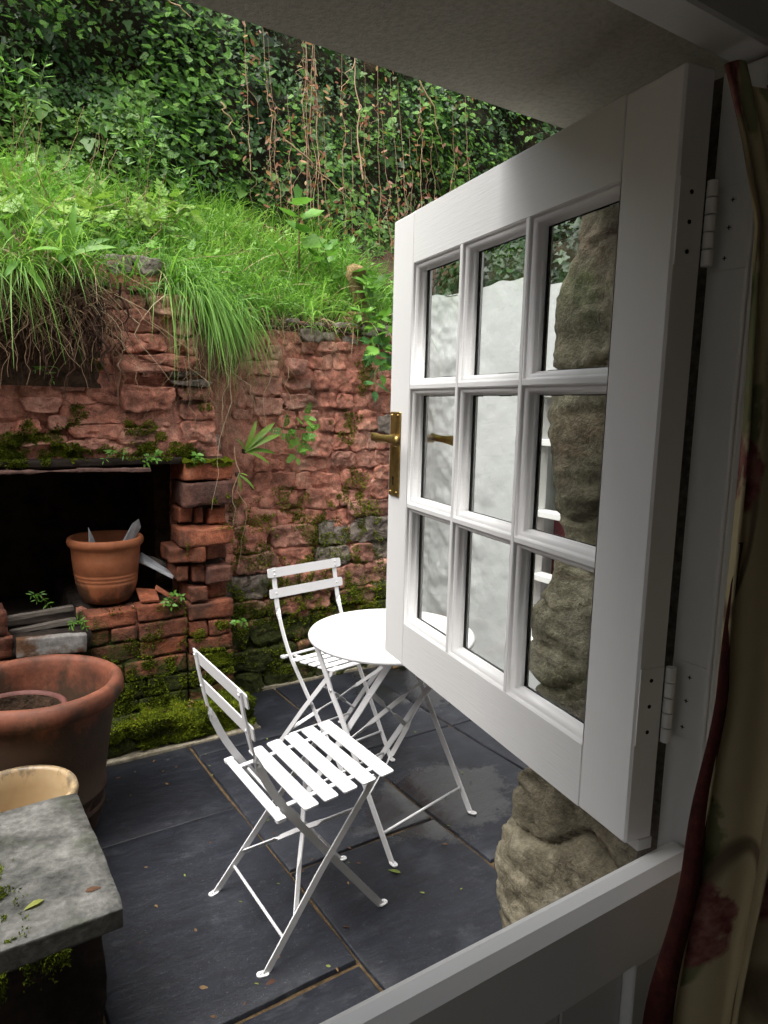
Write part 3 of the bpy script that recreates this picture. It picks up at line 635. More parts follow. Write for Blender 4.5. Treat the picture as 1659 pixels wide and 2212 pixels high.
while z < 2.0:
    h = r.uniform(0.05, 0.11); x = float(xr(z + h / 2)); d = r.uniform(0.10, 0.2)
    rough_block('stone', (x - 0.12, 3.185, z), (x + r.uniform(0.0, 0.018), 3.19 + d, z + h - 0.008), M['red_stone'], hearth, 4, 0.015, 0.008, 0.003, int(z * 100), tint=r.choice((0, 0.4, 0.9)))
    if d < 0.16: rough_block('stone', (x - 0.12, 3.20 + d, z), (x + 0.005, 3.40, z + h - 0.008), M['red_stone'], hearth, 4, 0.015, 0.008, 0.003, int(z * 100) + 5, tint=r.choice((0, 0.4)))
    z += h
rough_block('lintel', (-1.5, 3.125, 1.222), (0.985, 3.75, 1.258), M['dark_stone'], hearth, 12, 0.012, 0.008, 0.004, 4, tint=0.9)
rough_block('lintel', (0.93, 3.175, 1.232), (1.19, 3.45, 1.262), M['red_stone'], hearth, 6, 0.010, 0.006, 0.004, 6, tint=0.5)
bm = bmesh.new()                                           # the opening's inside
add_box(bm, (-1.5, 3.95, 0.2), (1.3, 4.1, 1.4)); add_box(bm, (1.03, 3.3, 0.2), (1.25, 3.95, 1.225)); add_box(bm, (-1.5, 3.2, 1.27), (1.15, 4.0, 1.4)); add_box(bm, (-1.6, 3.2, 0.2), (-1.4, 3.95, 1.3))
link('flue_lining', bmesh_me('flue_lining', bm), M['dark_stone'], hearth)
rough_block('hearth_floor', (-1.4, 3.16, 0.0), (0.58, 3.95, 0.50), M['dark_stone'], hearth, 10, 0.02, 0.02, 0.006, 8)
rough_block('hearth_floor', (0.55, 3.19, 0.0), (1.05, 3.95, 0.588), M['dark_stone'], hearth, 10, 0.02, 0.012, 0.006, 9)
# brick sill under the small pot
sill = thing('brick_ledge', 'mossy low brick ledge the small terracotta pot stands on', 'ledge', (0.78, 3.13, 0))
rough_block('mortar', (0.55, 3.145, 0.0), (0.995, 3.30, 0.58), M['red_mortar'], sill, 14, 0.015, 0.012, 0.005, 3)
def brick(parent, x0, x1, z0, z1, y, d=0.10, tint=0.0, seed=0, amp=0.004, rz=0.0):
    rough_block('brick', (x0, y, z0), (x1, y + d, z1), M['brick'], parent, 6, 0.004, amp * 1.4, 0.0022, seed, rot=('Z', rz) if rz else None, tint=tint, freq=14)
for i, (x0, x1, z0, z1, y, t) in enumerate([(0.562, 0.765, 0.518, 0.588, 3.122, 0.1), (0.775, 0.988, 0.526, 0.60, 3.118, 0.2), (0.566, 0.652, 0.445, 0.508, 3.128, 0.1), (0.660, 0.768, 0.448, 0.510, 3.124, 0.5), (0.776, 0.992, 0.438, 0.515, 3.120, 0.3),
        (0.575, 0.775, 0.350, 0.436, 3.13, 0.4), (0.785, 0.99, 0.355, 0.43, 3.126, 0.1), (0.56, 0.70, 0.27, 0.34, 3.125, 0.2), (0.71, 0.99, 0.262, 0.345, 3.122, 0.3), (0.56, 0.80, 0.18, 0.255, 3.12, 0.3), (0.81, 0.99, 0.175, 0.252, 3.118, 0.3), (0.56, 0.76, 0.09, 0.17, 3.118, 0.3), (0.77, 0.99, 0.09, 0.168, 3.118, 0.3)]):
    brick(sill, x0, x1, z0, z1, y, tint=t, seed=i + 20)
# the leaning brick pier
pier = thing('brick_pier', 'crumbling pier of stacked old bricks with bright moss on top, right of the hearth opening', 'pier', (1.1, 3.12, 0))
rough_block('core', (1.03, 3.19, 0), (1.19, 3.36, 1.15), M['dark_stone'], pier, 8, 0.01, 0.01, 0.004, 2)
for i, (x0, x1, z0, z1, y, d, t, rz) in enumerate([
        (0.992, 1.224, 1.150, 1.226, 3.12, 0.20, 0.05, 0.01), (0.990, 1.224, 1.030, 1.143, 3.112, 0.22, 0.8, -0.015),
        (0.985, 1.045, 0.947, 1.022, 3.18, 0.12, 0.2, 0), (1.050, 1.090, 0.945, 1.02, 3.165, 0.15, 0.2, 0.02), (1.118, 1.200, 0.940, 1.012, 3.15, 0.15, 0.1, -0.02),
        (0.974, 1.220, 0.850, 0.928, 3.115, 0.16, 0.15, 0.02), (0.930, 1.092, 0.772, 0.845, 3.122, 0.2, 0.1, -0.10), (1.105, 1.210, 0.765, 0.838, 3.175, 0.15, 0.5, 0),
        (0.960, 1.016, 0.678, 0.752, 3.15, 0.16, 0.2, 0), (1.028, 1.092, 0.670, 0.745, 3.145, 0.15, 0.2, 0.02), (1.094, 1.212, 0.660, 0.738, 3.118, 0.2, 0.7, 0.03),
        (1.014, 1.098, 0.580, 0.655, 3.124, 0.2, 0.2, 0), (1.112, 1.212, 0.580, 0.648, 3.18, 0.15, 0.3, 0), (1.002, 1.216, 0.495, 0.570, 3.116, 0.2, 0.25, 0.012),
        (1.004, 1.094, 0.415, 0.488, 3.122, 0.2, 0.1, 0), (1.10, 1.212, 0.410, 0.486, 3.116, 0.2, 0.3, 0), (1.004, 1.212, 0.335, 0.405, 3.120, 0.2, 0.3, 0), (1.004, 1.10, 0.255, 0.327, 3.120, 0.2, 0.3, 0), (1.108, 1.212, 0.252, 0.327, 3.120, 0.2, 0.3, 0),
        (1.0, 1.212, 0.17, 0.246, 3.118, 0.2, 0.3, 0), (1.0, 1.09, 0.09, 0.163, 3.118, 0.2, 0.3, 0), (1.10, 1.214, 0.09, 0.163, 3.118, 0.2, 0.3, 0)]):
    brick(pier, x0, x1, z0, z1, y, d, t, i + 50, 0.006, rz)
# stub of masonry at the far left
stub = thing('brick_stub', 'small mossy stub of brickwork at the left edge beside the hearth', 'stub', (0.16, 3.1, 0))
for k, (z0, z1) in enumerate(((0.02, 0.13), (0.135, 0.24), (0.245, 0.35), (0.355, 0.46), (0.465, 0.56), (0.565, 0.665))):
    brick(stub, -0.02 - 0.02 * (k % 2), 0.272 - 0.012 * (k % 2), z0, z1, 3.08, 0.16, 0.4, 90 + k, 0.007)
# mossy kerb ledge
ledge = thing('mossy_kerb', 'low kerb thick with bright green moss along the foot of the brickwork', 'kerb', (0.75, 3.0, 0))
rough_block('kerb_stone', (-1.4, 2.935, -0.02), (1.225, 3.16, 0.118), M['red_mortar'], ledge, 16, 0.03, 0.02, 0.006, 3)
rough_block('mortar_fillet', (-1.4, 2.895, -0.02), (1.262, 2.945, 0.012), M['kerb'], ledge, 20, 0.006, 0.008, 0.003, 5)
rough_block('mortar_fillet', (1.215, 3.30, -0.02), (2.41, 3.375, 0.014), M['kerb'], ledge, 16, 0.006, 0.010, 0.003, 6)

# ------------------------------------------------------------------ bank, cliff
def yedge(x): return 3.00 + 0.165 * smooth(0.58, 0.70, x) + 0.185 * smooth(0.95, 1.28, x)
def bank_z(x, y):
    e = yedge(x); l = 1 - smooth(0.95, 1.3, x)
    base = 1.93 + 0.07 * l; q = np.clip(y - e, -0.2, 3)
    return base + q * (0.62 - 0.13 * l)
xs = np.linspace(-4, 5.5, 190); ts = np.linspace(0, 1, 50)
X, T = np.meshgrid(xs, ts, indexing='ij'); Y = yedge(X) - 0.01 + T * (4.95 - yedge(X))
Zb = bank_z(X.ravel(), Y.ravel()); p = np.stack([X.ravel(), Y.ravel(), Zb], 1)
p[:, 2] += 0.035 * fbm(p * 3, 21, 3) * smooth(0, 0.15, T.ravel()) - 0.02
p = p.reshape(X.shape + (3,)); sk = p[:, :1].copy(); sk[:, :, 2] -= 0.45; sk[:, :, 1] += 0.36; p = np.concatenate([sk, p], 1)
bank = grid_mesh('bank', p, M['soil'], None, 'structure')
xs = np.linspace(-4, 1.0, 150); zs = np.linspace(1.55, 2.0, 40)       # undercut earth below the turf
X, Z = np.meshgrid(xs, zs, indexing='ij'); p = np.stack([X.ravel(), np.zeros(X.size), Z.ravel()], 1)
cutx = smooth(0.74, 0.56, p[:, 0] + 0.10 * vnoise(p * 8, 2))
p[:, 1] = 3.19 - (0.05 + 0.11 * smooth(1.62, 1.95, p[:, 2])) * cutx - 0.022 * fbm(p * 9, 31, 4) * cutx
earth = grid_mesh('earth_face', p.reshape(X.shape + (3,)), M['soil'], None, 'structure')
xs = np.linspace(-5, 8, 200); zs = np.linspace(2.2, 4.45, 80)
X, Z = np.meshgrid(xs, zs, indexing='ij'); p = np.stack([X.ravel(), np.full(X.size, 4.72), Z.ravel()], 1)
def cliff_y(x, z):
    q = np.stack([x, np.zeros_like(x), z], 1)
    return 4.74 + 0.10 * (z - 2.6) - 0.16 * fbm(q * 1.1, 51, 3) - 0.04 * fbm(q * 5, 52, 3)
p[:, 1] = cliff_y(p[:, 0], p[:, 2])
grid_mesh('cliff', p.reshape(X.shape + (3,)), M['cliff'], None, 'structure')

side = thing('added_side_wall', 'plain stone wall added unseen on the left to cut the low side light', 'wall', (-2.3, 2.2, 0))  # added out of view to hold back low light on the door
rough_block('wall', (-2.6, 0.87, -0.1), (-2.2, 3.3, 2.5), M['red_mortar'], side, 16, 0.05, 0.03, 0.01, 5)

# ------------------------------------------------------------------ white outbuilding on the right
wb = thing('white_outbuilding', 'lumpy whitewashed wall of a small outbuilding with a window, seen through the door glass', 'outbuilding', (2.4, 2.6, 0))
ys = np.linspace(2.485, 3.42, 110); zs = np.linspace(-0.02, 2.10, 190)
Y, Z = np.meshgrid(ys, zs, indexing='ij'); p = np.stack([np.full(Y.size, 2.40), Y.ravel(), Z.ravel()], 1)
lump = smooth(2.62, 2.95, p[:, 1] + 0.15 * vnoise(p * 3, 4))
p[:, 0] -= 0.004 + lump * (0.012 * fbm(p * 4, 61, 3) + 0.006 * fbm(p * 16, 62, 3)) + 0.002 * fbm(p * 12, 63, 2)
p[:, 2] += (Z.ravel() > 2.095) * 0.02 * fbm(p * 6, 3, 2)
grid_mesh('wall_face', p.reshape(Y.shape + (3,)), M['limewash'], wb)
box('wall', (2.412, 2.49, -0.02), (2.75, 3.46, 2.095), M['limewash'], wb, 0.01)
WY0, WY1, WZ0, WZ1 = 1.55, 2.455, 0.40, 1.62
for a, b_ in (((2.425, 0.9, -0.02), (2.75, 2.487, WZ0)), ((2.425, 0.9, WZ1), (2.75, 2.487, 2.06)), ((2.425, WY1, WZ0), (2.75, 2.487, WZ1)), ((2.425, 0.9, WZ0), (2.75, WY0, WZ1))):
    box('wall', a, b_, M['limewash'], wb, 0)
win = box('window', (2.62, WY0, WZ0), (2.64, WY1, WZ1), M['glass'], wb, 0)
for a, b_ in (((2.46, WY0, WZ0), (2.53, WY0 + 0.06, WZ1)), ((2.46, WY1 - 0.06, WZ0), (2.53, WY1, WZ1)), ((2.458, WY0 + 0.06, WZ0), (2.532, WY1 - 0.06, WZ0 + 0.06)), ((2.458, WY0 + 0.06, WZ1 - 0.06), (2.532, WY1 - 0.06, WZ1))): box('window_frame', a, b_, M['frame_paint'], win, 0.003)
for z in (0.70, 1.01, 1.35): box('glazing_bar', (2.462, WY0 + 0.06, z - 0.016), (2.53, WY1 - 0.06, z + 0.016), M['frame_paint'], win, 0.003)
for y in (1.83, 2.09): box('glazing_bar', (2.472, y - 0.012, WZ0 + 0.06), (2.522, y + 0.012, WZ1 - 0.06), M['frame_paint'], win, 0.002)
box('window_sill', (2.39, WY0 - 0.03, WZ0 - 0.04), (2.50, WY1 + 0.03, WZ0 + 0.004), M['frame_paint'], win, 0.004)
box('curtain', (2.66, WY0, WZ0), (2.68, WY1, 0.97), M['red_cloth'], win, 0)
box('upper_backing', (2.66, WY0, 0.972), (2.68, WY1, WZ1), M['room'], win, 0)  # pale sheet behind the upper panes

# ------------------------------------------------------------------ the cottage: room, thick wall, soffit, reveal
house = thing('cottage', 'thick walled stone cottage with rendered soffit and rough stone jamb around the doorway', 'house', (0.4, 0.6, 0))
IY, OY, SZ = 0.455, 0.872, 1.952
def wallbox(name, a, b_, m, bev=0): return box(name, a, b_, m, house, bev)
wallbox('inner_wall', (-3, IY + 0.002, -0.1), (-0.06, IY + 0.10, 2.4), M['maroon'])
wallbox('inner_wall', (0.90, IY + 0.002, -0.1), (3, IY + 0.10, 2.4), M['maroon'])
wallbox('inner_wall', (-0.06, IY + 0.003, 1.955), (0.90, IY + 0.10, 2.4), M['maroon'])
wallbox('outer_wall', (-3, IY + 0.10, -0.1), (-0.10, OY, 3.2), M['grey_stone'])
wallbox('outer_wall', (1.30, IY + 0.10, -0.1), (3.2, OY, 3.2), M['grey_stone'])
wallbox('outer_wall', (-0.10, IY + 0.10, 2.30), (1.30, OY, 3.2), M['grey_stone'])
wallbox('room_ceiling', (-3, -3, 2.4), (3, OY - 0.3, 2.5), M['room'])
wallbox('room_floor', (-3, -3, -0.15), (3, IY + 0.05, -0.05), M['room'])
wallbox('room_wall', (-3.1, -3, -0.1), (-3, -1.4, 2.5), M['room']); wallbox('room_wall', (-3.1, 0.15, -0.1), (-3, IY + 0.1, 2.5), M['room']); wallbox('room_wall', (-3.1, -1.4, -0.1), (-3, 0.15, 1.1), M['room']); wallbox('room_wall', (-3.1, -1.4, 2.1), (-3, 0.15, 2.5), M['room']); wallbox('room_wall', (2.2, -3, -0.1), (2.3, IY, 2.5), M['room']); wallbox('room_wall', (-3, -3.1, -0.1), (3, -3, 2.5), M['room'])  # opening added in the unseen left wall to brighten the room
wallbox('lintel', (-1.2, IY + 0.101, SZ), (1.9, OY - 0.002, 2.299), M['soffit'], 0.004)
# the stone jamb on the right, outer arris wandering with height: one rough surface, split along its joints into stones
AR_Z = [-0.1, 0.3, 0.52, 0.66, 0.80, 0.84, 0.93, 1.02, 1.12, 1.20, 1.285, 1.41, 1.57, 1.68, 1.76, 1.82, 1.96]
AR_Y = [0.945, 0.965, 0.965, 0.945, 0.940, 0.892, 0.895, 0.918, 0.912, 0.885, 0.862, 0.885, 0.908, 0.905, 0.872, 0.858, 0.868]
NZ, NU = 300, 110; zs = np.linspace(-0.06, SZ + 0.01, NZ); P = np.zeros((NU, NZ, 3)); ar = np.interp(zs, AR_Z, AR_Y)
for k in range(NU):
    t = 0.95 * k / (NU - 1); rr = 0.035; L1 = 0.38
    if t < L1: P[k] = np.stack([np.full(NZ, 0.93) + rr * max(0, (t - L1 + 0.05) / 0.05) ** 2 * 0.3, 0.53 + (ar - 0.53) * (t / L1), zs], 1)
    else: P[k] = np.stack([np.full(NZ, 0.93) + rr * 0.3 + (t - L1), ar - 0.010 * math.exp(-(t - L1) / 0.02), zs], 1)
q = P.reshape(-1, 3); q0 = q.copy()
BND = np.array([-1, 0.26, 0.50, 0.70, 0.985, 1.16, 1.34, 1.60, 1.80, 9])
uu = np.repeat(np.linspace(0, 0.95, NU), NZ)
zw = q[:, 2] + 0.05 * fbm(np.stack([uu * 4, uu * 0, q[:, 2] * 3], 1), 81, 3) + 0.10 * (uu - 0.3) + 0.02 * np.sin(uu * 25)
sid = np.searchsorted(BND, zw) - 1; dist = np.abs(zw[:, None] - BND[None]).min(1)
sh = np.array([0.010, -0.008, 0.014, -0.010, 0.008, -0.012, 0.010, 0.0, -0.006, 0])[sid] * smooth(0, 0.03, dist)
off = 0.009 * fbm(q * 4.5, 71, 4) - 0.012 * np.abs(vnoise(q * np.array([9, 9, 13]), 72)) - 0.010 * np.abs(vnoise(q * np.array([24, 24, 34]), 76)) + 0.004 * fbm(q * 65, 75, 3) + 0.002 + sh
off -= 0.024 * np.exp(-(dist / 0.006) ** 2) * (0.35 + 0.65 * smooth(-0.3, 0.3, vnoise(q * 7, 90))) + 0.008 * np.exp(-(vnoise(q * np.array([4, 4, 7]), 73) / 0.05) ** 2)
tn = smooth(0.30, 0.42, uu)
q[:, 0] -= off * (1 - tn); q[:, 1] += off * (0.35 + 0.65 * tn)
idx = np.arange(NU * NZ).reshape(NU, NZ); FQ = np.stack([idx[:-1, :-1], idx[1:, :-1], idx[1:, 1:], idx[:-1, 1:]], -1).reshape(-1, 4); fs = sid[FQ[:, 0]]
for k in range(len(BND) - 1):
    f = FQ[fs == k]
    if not len(f): continue
    used, inv = np.unique(f, return_inverse=True)
    o = link('stone', npmesh('stone', q[used], inv.reshape(-1, 4)), M['grey_stone'], house, True, True); o.color = (0.0, (k * 0.37) % 1.0, 0, 1)
wallbox('jamb_core', (0.99, IY + 0.10, -0.1), (1.31, 0.82, SZ + 0.005), M['grey_stone'])
# left reveal, just outside the picture
rough_block('reveal_stonework', (-0.4, IY + 0.12, -0.1), (-0.03, OY, SZ), M['grey_stone'], house, 8, 0.03, 0.01, 0.004, 9)

# door frame
fr_ = thing('door_frame', 'white painted wooden door frame with hinge leaves, beside the curtain', 'door frame', (0.83, 0.47, 0))
JX = 0.790
box('jamb', (JX, IY, -0.05), (0.905, 0.516, 1.884), M['frame_paint'], fr_, 0.003)
box('gap_shade_strip', (JX + 0.010, 0.5165, -0.05), (0.90, 0.552, 1.884), M['wood'], fr_, 0.002)  # dark strip added to stand for the shade in the hinge gap
box('jamb', (-0.09, IY, -0.05), (0.018, 0.54, 1.884), M['frame_paint'], fr_, 0.003)
box('head', (-0.09, IY, 1.8855), (0.905, 0.503, 1.953), M['frame_paint'], fr_, 0.003)
box('bead', (JX - 0.004, IY + 0.006, 0.97), (JX + 0.004, IY + 0.011, 1.88), M['frame_paint'], fr_, 0.001)
box('threshold', (-0.08, IY - 0.03, -0.06), (0.90, 0.56, -0.03), M['wood'], fr_, 0.004)

# upper half of the stable door, open
DZ = 0.962; DW, DH, DT = 0.759, 0.911, 0.044
door = thing('stable_door_top', 'white glazed upper half of a stable door standing open, nine panes and a brass handle', 'door', (0.712, 0.508, DZ), R(80.07))
def dbox(name, a, b_, mat=None, bev=0.0015, parent=None): return box(name, a, b_, mat or M['door_h'], parent or door, bev, 1, False)
GX, GZ = (0.092, 0.665), (0.091, 0.814); VB = (0.283, 0.477); HB = (0.340, 0.578); hw = 0.0042
dbox('stile', (0, -DT, 0), (GX[0], 0, DH), M['door_v'], 0.003); dbox('stile', (GX[1], -DT, 0), (DW, 0, DH), M['door_v'], 0.003)
dbox('rail', (GX[0], -DT, 0.0), (GX[1], -0.0006, GZ[0]), None, 0.001); dbox('rail', (GX[0], -DT, GZ[1]), (GX[1], -0.0006, DH), None, 0.001)
dbox('weather_strip', (0.0, -DT - 0.001, -0.015), (DW, -0.022, 0.0008), None, 0.001)
for x in VB: dbox('glazing_bar', (x - hw, -DT, GZ[0]), (x + hw, -0.0004, GZ[1]), M['door_v'], 0.0008)
xe = (GX[0], VB[0] - hw, VB[0] + hw, VB[1] - hw, VB[1] + hw, GX[1]); ze = (GZ[0], HB[0] - hw, HB[0] + hw, HB[1] - hw, HB[1] + hw, GZ[1])
PROF = [(0.0, -0.0012), (0.0012, -0.0022), (0.0018, -0.0055), (0.0042, -0.0062), (0.0075, -0.0085), (0.0098, -0.0125), (0.0108, -0.0175), (0.0125, -0.0185), (0.0130, -0.0262)]
OUTP = [(0.0125, -0.0318), (0.0, -DT + 0.001)]
def ring(name, x0, x1, z0, z1, prof, mat):
    V = []; F = []
    for d, y in prof: V += [(x0 + d, y, z0 + d), (x1 - d, y, z0 + d), (x1 - d, y, z1 - d), (x0 + d, y, z1 - d)]
    for i in range(len(prof) - 1):
        for k in range(4): F.append((i * 4 + k, i * 4 + (k + 1) % 4, i * 4 + 4 + (k + 1) % 4, i * 4 + 4 + k))
    return link(name, npmesh(name, V, np.array(F)), mat, door, False)
for i in range(3):
    for k in range(2): dbox('glazing_bar', (xe[2 * i], -DT + 0.0005, HB[k] - hw), (xe[2 * i + 1], -0.0009, HB[k] + hw), None, 0.0008)
    for j in range(3):
        x0, x1, z0, z1 = xe[2 * i], xe[2 * i + 1], ze[2 * j], ze[2 * j + 1]
        ring('moulding', x0, x1, z0, z1, PROF, M['door_h']); ring('putty', x0, x1, z0, z1, OUTP, M['door_h'])
        g = dbox('pane', (x0 + 0.004, -0.0312, z0 + 0.004), (x1 - 0.004, -0.0272, z1 - 0.004), M['glass'], 0)
        bm = bmesh.new(); rr = random.Random(i * 3 + j)       # the dark irregular line where paint meets glass
        for (ax, az, bx, bz) in ((x0 + 0.0135, z0 + 0.013, x0 + 0.0135, z1 - 0.013), (x1 - 0.0135, z0 + 0.013, x1 - 0.0135, z1 - 0.013), (x0 + 0.013, z1 - 0.0135, x1 - 0.013, z1 - 0.0135), (x0 + 0.013, z0 + 0.0132, x1 - 0.013, z0 + 0.0132)):
            t = 0.0
            while t < 1:
                t1 = min(1, t + rr.uniform(0.05, 0.3)); wd = rr.uniform(0.0004, 0.0017) if bx == ax or az > z0 + 0.05 else rr.uniform(0.0001, 0.0011)
                pa = (ax + (bx - ax) * t, az + (bz - az) * t); pb = (ax + (bx - ax) * t1, az + (bz - az) * t1)
                add_box(bm, (pa[0] - wd, -0.0269, pa[1] - wd), (pb[0] + wd, -0.0255, pb[1] + wd)); t = t1
        link('paint_line', bmesh_me('paint_line', bm), M['black'], g, False)
# lever handle on both faces
hx, hz = 0.726, 1.434 - DZ
for sgn, y0 in ((1, 0.0), (-1, -DT)):
    yy = lambda d: y0 + sgn * d
    hd = dbox('handle_plate', (0.700, yy(0.0), 1.314 - DZ), (0.748, yy(0.004), 1.490 - DZ), M['brass'], 0.0015)
    bm = bmesh.new()
    add_tube(bm, [(hx, yy(0.003), hz), (hx, yy(0.016), hz), (hx, yy(0.045), hz)], [0.011, 0.0085, 0.0075], 12)
    link('lever_neck', bmesh_me('lever_neck', bm), M['brass'], hd, False, True)
    bm = bmesh.new(); pts = []
    for k in range(9): t = k / 8; pts.append((hx + 0.012 - 0.125 * t, yy(0.047 - 0.006 * math.sin(t * 3.1)), hz + 0.004 - 0.004 * t))
    wv = [0.018, 0.017, 0.015, 0.0145, 0.015, 0.017, 0.020, 0.023, 0.019]
    ringsv = []
    for (x, y, z), w in zip(pts, wv): ringsv.append([bm.verts.new((x, y + a * 0.0045, z + c * w / 2)) for a, c in ((-1, -0.7), (0, -1), (1, -0.7), (1, 0.7), (0, 1), (-1, 0.7))])
    for a, c in zip(ringsv[:-1], ringsv[1:]):
        for k in range(6): bm.faces.new((a[k], a[(k + 1) % 6], c[(k + 1) % 6], c[k]))
    bm.faces.new(ringsv[0]); bm.faces.new(ringsv[-1][::-1])
    link('lever', bmesh_me('lever', bm), M['brass'], hd, False, True)
    bm = bmesh.new(); add_tube(bm, [(hx, yy(0.0038), 1.352 - DZ), (hx, yy(0.0046), 1.352 - DZ)], 0.0042, 10); add_box(bm, (hx - 0.0018, yy(0.0038), 1.337 - DZ), (hx + 0.0018, yy(0.0046), 1.352 - DZ))
    link('keyhole', bmesh_me('keyhole', bm), M['black'], hd, False)
    for px_, pz in ((0.709, 1.482), (0.739, 1.482), (0.709, 1.322), (0.739, 1.322)):
        bm = bmesh.new(); add_tube(bm, [(px_, yy(0.003), pz - DZ), (px_, yy(0.0058), pz - DZ)], [0.0042, 0.0028], 10); link('screw', bmesh_me('screw', bm), M['brass'], hd, False, True)
# butt hinges: knuckles in the gap, a leaf on the door's edge and one on the jamb
hloc = door.matrix_basis
for (z0, z1) in ((1.664, 1.757), (1.094, 1.192)):
    hg = dbox('hinge', (-0.0016, -DT + 0.004, z0 - DZ), (0.0006, -0.003, z1 - DZ), M['door_v'], 0.0004)
    for k in range(5):
        za = z0 + (z1 - z0) * k / 5 + 0.0008; zb = z0 + (z1 - z0) * (k + 1) / 5 - 0.0008
        bm = bmesh.new(); add_tube(bm, [(-0.0055, -DT - 0.003, za - DZ), (-0.0055, -DT - 0.003, zb - DZ)], 0.0062, 20); link('knuckle', bmesh_me('knuckle', bm), M['door_v'], hg, False, False)
    for zz in (0.16, 0.5, 0.84):
        bm = bmesh.new(); add_tube(bm, [(-0.0012, -0.020, z0 + (z1 - z0) * zz - DZ), (-0.0022, -0.020, z0 + (z1 - z0) * zz - DZ)], 0.0026, 10); link('screw', bmesh_me('screw', bm), M['black'], hg, False)
    lf = box('hinge_leaf', (JX - 0.0018, 0.464, z0), (JX + 0.001, 0.5135, z1), M['frame_paint'], fr_, 0.0004)
    for k, zz in enumerate((0.14, 0.5, 0.82)):
        y = 0.492 - 0.002 * k; zc = z0 + (z1 - z0) * zz
        bm = bmesh.new(); add_tube(bm, [(JX - 0.0016, y, zc), (JX - 0.0026, y, zc)], 0.0036, 12); link('screw', bmesh_me('screw', bm), M['frame_paint'], lf)
        bm = bmesh.new(); add_box(bm, (JX - 0.0030, y - 0.0024, zc - 0.0006), (JX - 0.0022, y + 0.0024, zc + 0.0006)); add_box(bm, (JX - 0.0031, y - 0.0006, zc - 0.0024), (JX - 0.0023, y + 0.0006, zc + 0.0024)); link('screw_slot', bmesh_me('screw_slot', bm), M['black'], lf)

# lower half of the stable door, shut
low = thing('stable_door_bottom', 'white lower half of the stable door, shut, its chipped top edge crossing the bottom of the picture', 'door', (0.40, 0.47, -0.03))
box('rail', (0.022, 0.4585, 0.842), (0.786, 0.4925, 0.936), M['lit_cap_paint'], low, 0.002)
bm = bmesh.new()                                            # top edge: flat behind, a worn bevel in front, small rebate at the back
prof = [(0.4565, 0.9362), (0.4935, 0.9362), (0.4935, 0.949), (0.486, 0.9525), (0.470, 0.9525), (0.4565, 0.942)]
a = [bm.verts.new((0.021, y, z)) for y, z in prof]; c = [bm.verts.new((0.7865, y, z)) for y, z in prof]
for k in range(6): bm.faces.new((a[k], a[(k + 1) % 6], c[(k + 1) % 6], c[k]))
bm.faces.new(a); bm.faces.new(c[::-1]); link('top_edge', bmesh_me('top_edge', bm), M['lit_cap_paint'], low)
box('stile', (0.022, 0.4590, -0.03), (0.125, 0.4920, 0.8415), M['frame_paint'], low, 0.002); box('stile', (0.683, 0.4590, -0.03), (0.786, 0.4920, 0.8415), M['frame_paint'], low, 0.002)
box('rail', (0.1255, 0.4595, -0.03), (0.6825, 0.4915, 0.15), M['frame_paint'], low, 0.002)
for k in range(5): box('panel_board', (0.1255 + k * 0.1116, 0.474, 0.15), (0.1255 + (k + 1) * 0.1116 - 0.002, 0.490, 0.842), M['frame_paint'], low, 0.002)

# floral curtain drawn back at the right
cur = thing('curtain', 'buff floral curtain with dark red edging hanging at the right of the doorway', 'curtain', (0.75, 0.40, 1.8))
CZ = [0.30, 0.70, 0.84, 1.0, 1.205, 1.341, 1.451, 1.60, 1.688, 1.75, 1.80]
CX = [0.585, 0.610, 0.628, 0.664, 0.692, 0.700, 0.7015, 0.696, 0.690, 0.655, 0.618]
nz, nu = 120, 170; zs = np.linspace(0.25, 1.80, nz); P = np.zeros((nu, nz, 3)); uvs = np.zeros((nu, nz, 2)); tw = lambda zz: 0.012 * smooth(1.36, 1.05, zz) + 0.016 * smooth(1.1, 0.7, zz)
for i in range(nu):
    u = i / (nu - 1); xl = np.interp(zs, CZ, CX) + 1.2 * tw(zs); tt = smooth(1.80, 1.2, zs); w = 0.42 + 0.30 * tt
    ph = 5.6 * u * (1 + 0.06 * np.sin(zs * 2)) * 2 * math.pi + 0.4
    P[i, :, 0] = xl + w * u + 0.012 * np.sin(2 * ph) * (0.5 + tt) * min(1, u * 7)
    P[i, :, 1] = 0.398 + (0.010 + 0.022 * tt) * np.sin(ph) * min(1, 0.1 + u * 7) + 0.006 * np.sin(2.7 * ph + zs * 3) - 0.04 * u * tt
    P[i, :, 2] = zs + 0.02 * u * (zs > 1.78) + 0.012 * np.sin(ph) * smooth(1.7, 1.8, zs)
    uvs[i, :, 0] = 0.37 + u * 1.25; uvs[i, :, 1] = zs + 0.21
cl = grid_mesh('cloth', P, M['curtain'], cur)
uvl = cl.data.uv_layers.new(name='UVMap'); li = np.zeros(len(cl.data.loops), np.int32); cl.data.loops.foreach_get('vertex_index', li)
uvl.data.foreach_set('uv', uvs.reshape(-1, 2)[li].astype(np.float32).ravel())
sm = cl.modifiers.new('thick', 'SOLIDIFY'); sm.thickness = 0.003; sm.offset = 0
zs = np.linspace(0.25, 1.37, 80); Q = np.zeros((8, 80, 3))
for k in range(8):
    a = k / 7; w = tw(zs) + 0.001; xl = np.interp(zs, CZ, CX) + 1.2 * (w - 0.001)
    Q[k, :, 0] = xl + 0.003 - 0.5 * w * a - 0.35 * w * math.sin(a * 3.14) * 0.6; Q[k, :, 1] = 0.394 + 0.86 * w * a - 0.2 * w * math.sin(a * 3.14) + 0.002 * np.sin(zs * 30 + a); Q[k, :, 2] = zs
tr_ = grid_mesh('edging', Q, M['red_trim'], cur); sm = tr_.modifiers.new('thick', 'SOLIDIFY'); sm.thickness = 0.003

